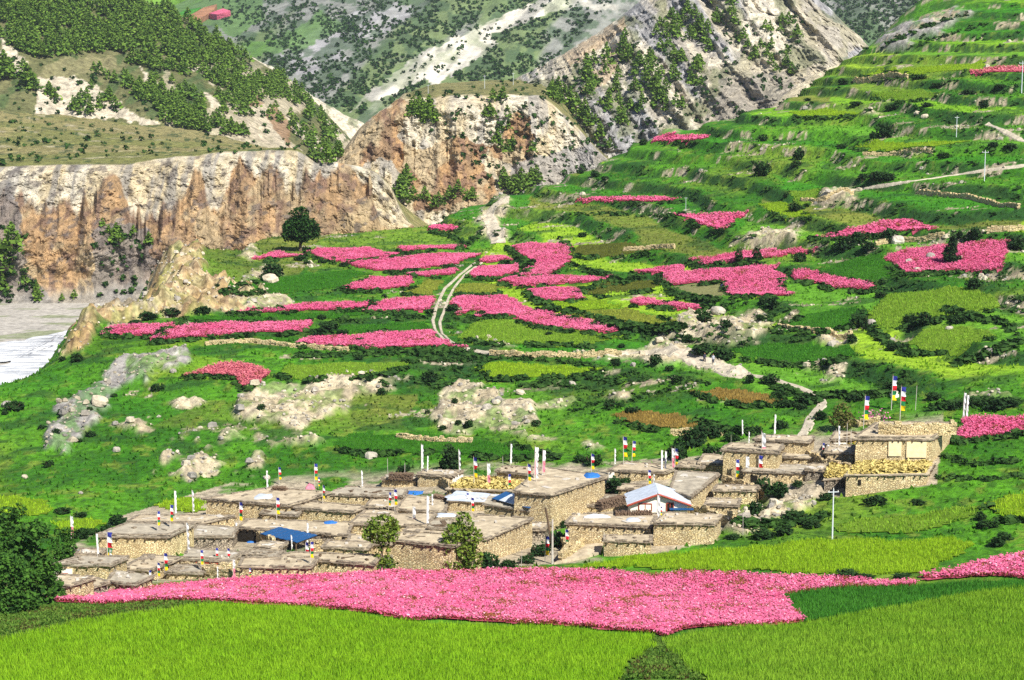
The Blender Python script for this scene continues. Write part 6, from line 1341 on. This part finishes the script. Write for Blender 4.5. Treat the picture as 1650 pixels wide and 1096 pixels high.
# hedges traced in the photograph
for line, n, s0, s1 in [([(905,388),(918,400),(925,430),(975,445),(1010,462)], 60, .8, 1.7), ([(815,400),(832,412),(850,425),(858,435),(845,440)], 50, .8, 1.8), ([(838,465),(860,485),(890,500),(940,508),(1000,527),(1060,535),(1100,528)], 130, .9, 2.0), ([(735,402),(750,395),(770,385),(778,372)], 40, .8, 1.6), ([(695,375),(720,380),(748,392)], 45, .7, 1.5), ([(1065,455),(1080,475),(1110,482),(1160,485)], 70, .8, 1.7), ([(1105,427),(1130,435),(1180,432),(1240,424)], 60, .7, 1.4), ([(930,345),(1000,346),(1080,350)], 40, .6, 1.4), ([(1050,445),(980,462),(930,470)], 40, .6, 1.4), ([(1520,500),(1560,512),(1610,520),(1640,540)], 60, .8, 1.8), ([(1400,535),(1440,560),(1470,575)], 40, .8, 1.8), ([(1250,625),(1310,650),(1330,640),(1420,640),(1450,632)], 110, .8, 1.8), ([(1540,590),(1600,570),(1650,550)], 70, .8, 1.8), ([(1500,660),(1560,650),(1640,650)], 80, .8, 1.6), ([(470,575),(600,572),(700,568),(770,566)], 100, .6, 1.4), ([(650,585),(750,582),(830,578),(960,590)], 90, .5, 1.2), ([(1120,705),(1160,698),(1210,700)], 60, .8, 1.8), ([(830,625),(890,620),(960,628)], 50, .6, 1.3), ([(1520,735),(1560,750),(1640,745)], 40, .5, 1.1), ([(1510,770),(1580,775),(1650,768)], 34, .4, 1.0), ([(1415,80),(1480,48),(1560,22)], 40, .7, 1.6), ([(1440,90),(1510,62),(1590,40)], 34, .6, 1.4), ([(1180,840),(1220,850),(1300,845),(1340,830)], 70, .7, 1.5), ([(840,800),(900,860),(930,820)], 10, .5, 1)]:
    line = np.array(line, float); L = np.concatenate([[0], np.cumsum(np.linalg.norm(np.diff(line, axis=0), axis=1))])
    for _ in range(n):
        t = random.uniform(0, L[-1]); P = at(np.interp(t, L, line[:, 0])+random.uniform(-3, 3), np.interp(t, L, line[:, 1])+random.uniform(-3, 3))
        if np.isnan(P[0]): continue
        s = random.uniform(s0, s1); items.append(((P[0], P[1], P[2]-.12), (s*1.5, s, s), random.choice(SM)))
merged('bank_scrub', items, 'dark green scrub lining the terrace banks and field margins')
# weeds on the foreground bank and in the gully between the two barley fields
wp = []
for poly, n in [([(-40,985),(60,972),(380,973),(300,985),(130,1012),(-40,1042)], 5200), ([(1048,1026),(1066,1031),(1080,1052),(1128,1096),(1000,1096),(1025,1066),(1048,1048)], 1500)]:
    P, W = inside_pts(poly, n, RNG); wp.append(P)
P = np.concatenate(wp); V, F, Cc = tufts(P, .38, .10, RNG, (.05, .13, .014), (.17, .28, .045)); rd = np.repeat((fbm(P[:, 0]/1.5, P[:, 1]/1.5, o=3, s=55) > .62), 3); Cc[rd] = Cc[rd]*.3+np.array((.11, .05, .03))*.7
V2, F2 = leaves(P+np.array([0, 0, .18]), RNG.uniform(.05, .15, len(P)), RNG, .7); m = np.repeat(RNG.random(len(P)), 4)[:, None]; C2 = np.array((.045, .12, .014))*(1-m)+np.array((.17, .27, .04))*m
mk('weeds', np.concatenate([V, V2]), [F, F2+len(V)], M['crop'], col=np.concatenate([Cc, C2]), kind='stuff', label='tangled dark weeds on the bank and gully beside the front fields')
# grass tufts over the slope
N = 34000; u = RNG.uniform(-.29, .29, N); y = 195+(RNG.random(N)**.85)*330; x = u*y; z = gz(x, y); px, py = project(np.stack([x, y, z], -1))
ju = np.clip(((u-UR[0])/(UR[1]-UR[0])).astype(int), 0, NU-1); jr = np.clip(np.interp(y, YR, np.arange(len(YR))).astype(int), 0, len(YR)-1)
keep = ~PATHM[jr, ju]*(fm[jr, ju] < .5)*(rk_all[jr, ju] < .5)*~((hmask[jr, ju])&(yard[jr, ju] > .4)); P = np.stack([x, y, z], -1)[keep]
gc = RCOL[jr, ju][keep]; V, F, Cc = tufts(P, .5, .28, RNG, (.05, .17, .012), (.17, .29, .03)); Cc = Cc*.25+np.repeat(gc, 3, 0)*.85
mk('grass', V, [F], M['crop'], col=Cc, kind='stuff', label='tufts of green grass over the hillside')
# ---- stones: loose rubble on bare ground, boulders one by one
def stone_mesh(seed, n=10):
    r = np.random.default_rng(seed); V = []; F = []; m = 7
    for i in range(m+1):
        for j in range(n):
            th = math.pi*i/m; ph = 2*math.pi*j/n; d = np.array([math.sin(th)*math.cos(ph), math.sin(th)*math.sin(ph), math.cos(th)])
            k = .62+.75*vnoise(d[0]*1.4+seed, d[1]*1.4, d[2]*1.4+5, seed % 50); p = d*k; p = np.sign(p)*np.abs(p)**.85; V.append(p*np.array([1, .8, .7]))
    for i in range(m):
        for j in range(n): F.append((i*n+j, i*n+(j+1) % n, (i+1)*n+(j+1) % n, (i+1)*n+j))
    return np.array(V), np.array(F)
STN = [stone_mesh(k) for k in range(6)]
def bmesh_of(V, F, c, seed): 
    m = fbm(V[:, 0]*2+seed, V[:, 1]*2, V[:, 2]*2, o=3, s=seed)[:, None]; return mk('boulder', V, [F], M['rockv'], col=np.array(c)*(.75+.5*m), link=False)
BLD = [bmesh_of(*STN[k], [(.42, .38, .31), (.32, .285, .25), (.50, .43, .32)][k % 3], k) for k in range(6)]
for x, y, w, l in [(1402,525,22,'grey block shaped boulder below the dark bush beside the pale lime terrace'), (1446,392,24,'brown flat boulder at the left edge of the juniper field'), (1447,390,1,''), (1158,505,22,'pinkish grey boulder at the top of the pale rubble slope'), (1546,418,12,'upright pale rock at the foot of the juniper'), (1500,416,18,'pale flat rock lying in the pink field left of the juniper'), (1478,437,12,'low rock near the lower edge of the juniper field'), (1465,424,14,'long low rock half buried in the juniper field'), (160,650,26,'large pale round boulder on the grey scree of the left slope'), (280,600,12,'white boulder left of the crescent pink field'), (188,727,14,'brownish boulder alone on the lower left grass'), (435,455,24,'pale boulder beside the dark bush under the lone tree'), (430,772,12,'small white boulder above the upper left houses'), (597,738,20,'pale standing rock face above the back row houses'), (1530,531,12,'white stone in the fan shaped pale plot'), (1441,636,14,'white rounded boulder near the flags above the big house'), (1020,590,12,'pale upright rock on the lower slope'), (923,622,16,'grey white boulder on the slope below the lime plot'), (130,796,9,'small white stone left of the village'), (40,770,11,'pinkish boulder on the far left slope'), (838,636,16,'orange tinted flat boulder on top of the right scree face'), (1490,190,12,'white rock on the upper right slope'), (1478,184,10,'small white rock beside the upper right path'), (1340,556,14,'pale boulder under the green plot'), (10,655,18,'brown rock next to the leftmost bush')]:
    if not l: continue
    P = at(x, y)
    if np.isnan(P[0]): continue
    s = w*P[1]/FPX/1.9; o = place('boulder', random.choice(BLD), None, P+np.array([0, 0, s*.3]), (random.uniform(-.3, .3), random.uniform(-.3, .3), random.uniform(0, 6)), s, label=l, category='boulder', group='boulders on the slope')
jj, ii = np.nonzero(((rk_all > .5)|(stony > .5))*(np.abs(UU) < .29)*(YY < 560)); Vs, Fs, Cs = [], [], []; n = 0
for k in RNG.choice(len(jj), 2900, replace=False):
    j, i = jj[k], ii[k]; V, F = STN[random.randrange(6)]; V = V[::1]; s = random.uniform(.12, .38)*(1+1.6*(random.random() < .08)); a = random.uniform(0, 6.28); R = np.array([[math.cos(a), -math.sin(a), 0], [math.sin(a), math.cos(a), 0], [0, 0, 1]])
    # eight-sided pebbles: every other vertex ring only
    V = V.reshape(8, 10, 3)[[0, 2, 4, 6, 7]][:, ::2].reshape(-1, 3); F = np.array([(q*5+w, q*5+(w+1) % 5, (q+1)*5+(w+1) % 5, (q+1)*5+w) for q in range(4) for w in range(5)])
    c = np.array(random.choice([(.46, .40, .29), (.36, .325, .27), (.52, .46, .35), (.27, .25, .22)]))
    if RK['grey'][j, i] > .5: c = c*.75
    Vs.append(V*s@R.T+np.array([XX[j, i]+random.uniform(-.4, .4), YY[j, i]+random.uniform(-.4, .4), Z1[j, i]+s*.25])); Fs.append(F+n); Cs.append(np.tile(c, (len(V), 1))); n += len(V)
mk('rubble', np.concatenate(Vs), [np.concatenate(Fs)], M['rockv'], col=np.concatenate(Cs), kind='stuff', label='loose pale rubble on the bare slopes and banks')
# ================================================================== PRAYER FLAGS, POLES, PEOPLE
POLE = B(); POLE.tube((0, 0, -.06), (0, 0, 1), .0135, .009, 6); POLE_M = POLE.mesh('pole', M['palewood'], link=False)
TIP = B(); TIP.tube((0, 0, .995), (0, 0, 1.012), .02, .012, 6); TIP.tube((0, 0, 1.012), (0, 0, 1.045), .012, .001, 6); TIP_M = TIP.mesh('finial', M['wood'], link=False)
def cloth(z0, z1, w, mat, seed):
    r = np.random.default_rng(seed); n = max(3, int((z1-z0)*40)); V = []
    ph = r.uniform(0, 6)
    for k in range(n+1):
        z = z0+(z1-z0)*k/n
        for i in range(4):
            t = i/3; x = .008+w*t*(.92+.08*math.sin(z*40+ph)); y = .02*t*math.sin(z*26+ph+2*t); V.append((x, y, z-.01*t))
    V = np.array(V); V2 = V+np.array([0, .003, 0]); m = len(V)
    F = [(k*4+i, k*4+i+1, (k+1)*4+i+1, (k+1)*4+i) for k in range(n) for i in range(3)]; G = [(d+m, c+m, b+m, a+m) for a, b, c, d in F]
    bd = [(0, 1), (1, 2), (2, 3)]+[(k*4+3, k*4+7) for k in range(n)]+[(n*4+3, n*4+2), (n*4+2, n*4+1), (n*4+1, n*4)]+[((k+1)*4, k*4) for k in reversed(range(n))]
    S = [(b, a, a+m, b+m) for a, b in bd]
    return mk('flag_panel', np.concatenate([V, V2]), [np.array(F+G+S)], M[mat], link=False)
def flagset(kind, seed):
    if kind == 'c':
        z = [.98, .85, .70, .56, .43, .28]; return [cloth(z[i+1]+.004, z[i], .135, 'f'+c, seed+i) for i, c in enumerate(['blue', 'white', 'red', 'green', 'yellow'])]
    if kind == 'w': return [cloth(.12, .97, .07, 'fwhite', seed)]
    if kind == 'r': return [cloth(.55, .95, .11, 'fwhite', seed), cloth(.12, .545, .10, 'fpink', seed+1)]
    return []
FS = {k: [flagset(k, 10*s+ord(k)) for s in range(3)] for k in 'cwrn'}
KT = {'c': 'five coloured vertical prayer flag', 'w': 'tall white prayer flag', 'r': 'faded white and pink prayer flag', 'n': 'bare wooden flag pole'}
FL = [(69,924,969,'c'),(174,853,916,'c'),(157,857,897,'w'),(219,857,886,'w'),(303,838,891,'w'),(254,822,856,'c'),(274,811,850,'c'),(282,788,832,'w'),(311,787,828,'w'),(385,806,850,'c'),(446,799,839,'c'),(241,917,945,'c'),(254,904,937,'c'),(266,888,931,'c'),(324,884,919,'c'),(348,881,913,'c'),(367,881,913,'c'),(376,898,935,'r'),(350,911,937,'w'),(402,914,936,'c'),(380,840,867,'r'),(177,882,916,'r'),(115,828,871,'r'),(122,900,919,'w'),
 (430,756,789,'w'),(450,751,781,'c'),(507,745,784,'c'),(513,768,789,'c'),(520,780,812,'c'),(583,756,787,'w'),(625,737,769,'n'),(652,744,783,'n'),(679,713,760,'w'),(688,733,761,'w'),(470,860,888,'w'),(494,840,878,'w'),(492,870,915,'c'),(500,870,909,'c'),(662,858,913,'c'),(626,791,823,'c'),(636,786,824,'c'),(665,812,859,'r'),(687,795,849,'w'),(696,794,827,'w'),(595,858,887,'w'),
 (740,722,761,'w'),(764,734,782,'c'),(786,743,791,'r'),(811,734,769,'n'),(822,713,751,'w'),(819,762,797,'c'),(851,745,785,'c'),(861,716,771,'r'),(864,727,776,'w'),(874,722,766,'r'),(953,729,766,'c'),(990,721,751,'w'),(752,793,819,'c'),(760,800,833,'c'),(742,866,916,'w'),(747,872,916,'r'),(878,860,906,'c'),(912,850,891,'c'),(936,842,879,'c'),(940,831,876,'w'),(840,884,913,'n'),(972,855,896,'n'),(774,870,915,'n'),
 (1005,701,749,'c'),(1018,708,746,'c'),(1065,722,769,'w'),(1070,724,767,'w'),(1083,719,758,'r'),(1088,720,761,'c'),(1045,755,789,'c'),(1052,762,792,'w'),(1058,793,851,'w'),(1064,815,836,'c'),(1185,738,781,'c'),(1201,731,781,'r'),(1222,731,779,'c'),(1228,692,751,'r'),(1206,694,716,'w'),(1178,700,718,'n'),(951,790,818,'n'),
 (1196,675,703,'w'),(1247,666,703,'w'),(1391,635,691,'c'),(1436,603,661,'c'),(1450,620,677,'c'),(1551,630,677,'w'),(1556,634,677,'w'),(1351,684,722,'w'),(1346,690,722,'n'),(1325,712,740,'c'),(1332,714,742,'r'),(1364,680,722,'n'),(1475,620,661,'n'),(1371,690,724,'n'),(1197,826,862,'n')]
HTOP = [(np.array([[p[0], p[1]] for p in (q+org)[:, :2]]), org[2]+H) for _, org, q, H in HREC.values()]
# flags whose foot the photograph shows on a roof stand on that roof
def stand(x, y):
    best = None; a, b, c = rays(x, y)
    P = at(x, y); best = P; bd = P[1] if not np.isnan(P[0]) else 1e9
    for poly, z in HTOP:
        R = at_z(x, y, z)
        if inpoly(np.array([R[0]]), np.array([R[1]]), offset2(poly))[0] and R[1] < bd: bd = R[1]; best = R
    return best
def offset2(p): c = p.mean(0); return c+(p-c)*1.04
for x, y0, y1, k in FL:
    P = stand(x, y1)
    if np.isnan(P[0]): continue
    h = (y1-y0)*P[1]/FPX/1.0; e = empty('prayer_flag' if k != 'n' else 'flag_pole', P, random.uniform(-.5, .5)); e['category'] = 'prayer flag' if k != 'n' else 'pole'
    e.scale = (min(h, 6.5)*1.0, min(h, 6.5)*1.0, h); e.rotation_euler[0] = random.uniform(-.03, .03); e.rotation_euler[1] = random.uniform(-.04, .04)
    place('pole', POLE_M, e); place('finial', TIP_M, e)
    for m in random.choice(FS[k]): place('flag_panel', m, e)
    say(e, KT[k], x, y1, 'prayer flags in the village' if k != 'n' else 'bare poles in the village')
# ---- power poles
UP = B(); UP.tube((0, 0, -.5), (0, 0, 8), .13, .09, 8); UPM = UP.mesh('pole', M['steel'], link=False)
UA = B(); UA.box((0, 0, 7.55), (1.7, .1, .1)); UAM = UA.mesh('crossarm', M['steel'], link=False)
UI = B()
UI.tube((0, 0, 0), (0, 0, .22), .06, .04, 6); UIM = UI.mesh('insulator', M['whitewash'], link=False)
def power_pole(P, hpx, label):
    e = empty('power_pole', P, random.uniform(-.3, .3), label=label, category='power pole', group='power poles'); e.scale = (hpx*P[1]/FPX/8,)*3
    place('pole', UPM, e); place('crossarm', UAM, e)
    for x in (-.75, 0, .75): place('insulator', UIM, e, (x, 0, 7.6 if x else 8.0))
for x, y0, y1, l in [(1341,784,869,'tall grey power pole at the edge of the lime field below the big house'), (1541,188,221,'power pole on the upper right slope beside the white rocks'), (1586,243,292,'power pole on the right slope above the stone wall'), (1646,100,150,'power pole at the right end of the topmost pink strip'), (1105,318,340,'small pole above the arrowhead pink field')]:
    P = at(x, y1)
    if not np.isnan(P[0]): power_pole(P, y1-y0, l)
for x, y0, y1, l in [(781,122,143,'power pole in the middle of the massif table top'), (690,137,156,'power pole at the left edge of the massif table top'), (827,118,137,'power pole right of centre on the massif table top'), (872,117,134,'power pole at the right end of the massif table top')]:
    k = hit(x, y1, ['rock_massif'])
    if k: power_pole(np.array(k[0]), y1-y0, l)
P = at(890, 909); e = empty('timber_pole', P, 0, label='thick leaning timber post and pole at the corner of the diagonal wall', category='pole'); h = 76*P[1]/FPX
b = B(); b.tube((0, 0, -.3), (0, 0, h), .13, .09); b.mesh('pole', M['palewood'], e); b = B(); b.tube((0, .2, h*.35), (-.75, .3, h*1.25), .14, .12); b.mesh('beam', M['wood'], e)
# ---- white cairn shrine between the flags
P = at(1441, 640); b = B(); b.box((0, 0, .2), (1.0, .9, .5), .2, .1); b.box((0, 0, .6), (.7, .6, .4), .2, .1); o0 = empty('shrine', P, 0, label='small white stone shrine among the flags above the big house', category='shrine'); b.mesh('base', M['whitewash'], o0); b = B(); b.box((0, 0, .93), (.4, .4, .3), .2, .1); b.mesh('top', M['whitewash'], o0)
# ---- yellow flower bed, pink blossom bush
P, W = inside_pts([(1332,748),(1345,735),(1375,726),(1376,736),(1350,748)], 500, RNG); P[:, 2] += RNG.uniform(.3, 1.3, len(P)); c0 = P.mean(0)
V, F = leaves(P-c0, RNG.uniform(.1, .24, len(P)), RNG, .6); yl = np.repeat(RNG.random(len(P)) < .55, 4)[:, None]; Cc = np.where(yl, np.array((.80, .58, .01)), np.array((.06, .15, .02)))
o = mk('flowering_shrub', V, [F], M['leaf'], col=Cc); o.location = c0; o['label'] = 'bank of yellow flowers in the courtyard left of the big house'; o['category'] = 'flowers'; o['kind'] = 'thing'
P = at(1410, 680); Q = P+RNG.normal(0, 1, (260, 3))*np.array([1.0, .6, .4])+np.array([0, 0, .7]); V, F = leaves(Q-P, .14, RNG, .6); pk = np.repeat(RNG.random(260) < .7, 4)[:, None]; o = mk('flowering_shrub', V, [F], M['leaf'], col=np.where(pk, np.array((.75, .22, .45)), np.array((.06, .15, .03)))); o.location = P; o['label'] = 'pale pink flowering shrub behind the big house'; o['category'] = 'flowers'; o['kind'] = 'thing'
# ---- people: one skinned body each, clothes and hair on it
def person(P, rz, label, bend=0.0, coat=(.05, .05, .12), legs=(.06, .05, .05), hat=(.02, .02, .02), stride=.18, h=1.66):
    e = empty('person', P, rz, label=label, category='person'); e.scale = (h/1.7,)*3
    cb, sb = math.cos(bend), math.sin(bend); up = lambda x, y, z: (x, y*cb-(z-.92)*sb if z > .92 else y, .92+(z-.92)*cb+y*sb if z > .92 else z)
    J = [((0, 0, .92), .13), (up(0, 0, 1.15), .145), (up(0, 0, 1.38), .15), (up(0, 0, 1.47), .06), (up(0, -.01, 1.54), .085), (up(0, -.015, 1.64), .09),
         (up(.19, 0, 1.38), .065), (up(.25, -.03, 1.12), .05), (up(.24, -.14, .93) if bend < .5 else up(.20, -.32, 1.12), .04), (up(-.19, 0, 1.38), .065), (up(-.25, .03, 1.12), .05), (up(-.24, -.10, .92) if bend < .5 else up(-.20, -.30, 1.1), .04),
         ((.10, 0, .84), .10), ((.11, -stride*.5, .48), .075), ((.11, -stride*.6, .09), .05), ((.11, -stride*.6-.14, .04), .045), ((-.10, 0, .84), .10), ((-.11, stride*.4, .48), .075), ((-.11, stride, .10), .05), ((-.11, stride-.13, .04), .045)]
    E = [(0, 1), (1, 2), (2, 3), (3, 4), (4, 5), (2, 6), (6, 7), (7, 8), (2, 9), (9, 10), (10, 11), (0, 12), (12, 13), (13, 14), (14, 15), (0, 16), (16, 17), (17, 18), (18, 19)]
    me = bpy.data.meshes.new('body'); me.from_pydata([j[0] for j in J], E, []); o = place('body', me, e)
    sk = o.modifiers.new('skin', 'SKIN'); sk.use_smooth_shade = True
    for v, j in zip(me.skin_vertices[0].data, J): v.radius = (j[1], j[1])
    me.skin_vertices[0].data[0].use_root = True
    s = o.modifiers.new('sub', 'SUBSURF'); s.levels = 1; s.render_levels = 1
    key = 'coat%.2f%.2f%.2f' % coat
    if key not in M: M[key] = mat_plain('dark_clothes', coat, .2, 6)
    me.materials.append(M[key])
    # trousers, face and hair ride on the body as pieces of their own
    b = B()
    for sx, y1, y2 in ((.105, -stride*.5, -stride*.6), (-.105, stride*.4, stride)): b.tube((sx, 0, .86), (sx*1.04, y1, .48), .118, .092, 8); b.tube((sx*1.04, y1, .48), (sx*1.04, y2, .12), .092, .07, 8)
    kl = 'legs%.2f%.2f%.2f' % legs
    if kl not in M: M[kl] = mat_plain('trousers', legs, .2, 6)
    b.mesh('trousers', M[kl], e)
    hd = up(0, -.012, 1.6); V, F = STN[1]; mk('head', np.array([[math.sin(a)*math.cos(c)*.1, math.sin(a)*math.sin(c)*.115, math.cos(a)*.125] for a in np.linspace(0, math.pi, 8) for c in np.linspace(0, 6.283, 11)[:-1]])+np.array(hd), [np.array([(q*10+w, q*10+(w+1) % 10, (q+1)*10+(w+1) % 10, (q+1)*10+w) for q in range(7) for w in range(10)])], M['skin'], parent=e, smooth=True)
    mk('hair', np.array([[math.sin(a)*math.cos(c)*.112, math.sin(a)*math.sin(c)*.125+.02, math.cos(a)*.13] for a in np.linspace(0, 1.75, 6) for c in np.linspace(0, 6.283, 11)[:-1]])+np.array(hd), [np.array([(q*10+w, q*10+(w+1) % 10, (q+1)*10+(w+1) % 10, (q+1)*10+w) for q in range(5) for w in range(10)])], M['hairm'], parent=e, smooth=True)
    return e
M['skin'] = mat_plain('skin', (.36, .20, .12), .1, 5); M['hairm'] = mat_plain('dark_hair', (.015, .012, .010), .2, 8)
person(at(1161, 468), 1.2, 'person bending over in the pale harvested plot', .9)
person(at(1135, 585), .4, 'person in dark clothes walking on the wide rocky trail, left one', .05, (.03, .03, .05))
person(at(1149, 587), -.3, 'person in pale clothes walking on the wide rocky trail, right one', .05, (.45, .45, .5), (.08, .08, .1))
person(stand(730, 806), 0, 'person in black standing at the pale blue sheets', .0, (.02, .02, .02), stride=.03)
settle()
# ================================================================== thin mountain air
bpy.context.view_layer.update()
lo = np.full(3, 1e9); hi = -lo
for o in COL.objects:
    if o.type == 'MESH' and len(o.data.vertices) > 2000:
        v = np.empty(len(o.data.vertices)*3, np.float32); o.data.vertices.foreach_get('co', v); v = v.reshape(-1, 3)+np.array(o.location); lo = np.minimum(lo, v.min(0)); hi = np.maximum(hi, v.max(0))
lo = np.minimum(lo, [0, -6, 0])-[12, 4, 1]; hi = hi+[12, 12, 8]
b = B(); b.box((lo+hi)/2, hi-lo); hz = b.mesh('haze', None, kind='stuff', label='thin bluish mountain air')
mh = bpy.data.materials.new('air'); mh.use_nodes = True; nh = mh.node_tree; nh.nodes.remove(nh.nodes['Principled BSDF']); pv = nh.nodes.new('ShaderNodeVolumePrincipled')
pv.inputs['Color'].default_value = (.80, .88, 1, 1); pv.inputs['Density'].default_value = .00005; pv.inputs['Anisotropy'].default_value = .2
nh.links.new(pv.outputs[0], nh.nodes['Material Output'].inputs['Volume']); hz.data.materials.append(mh)
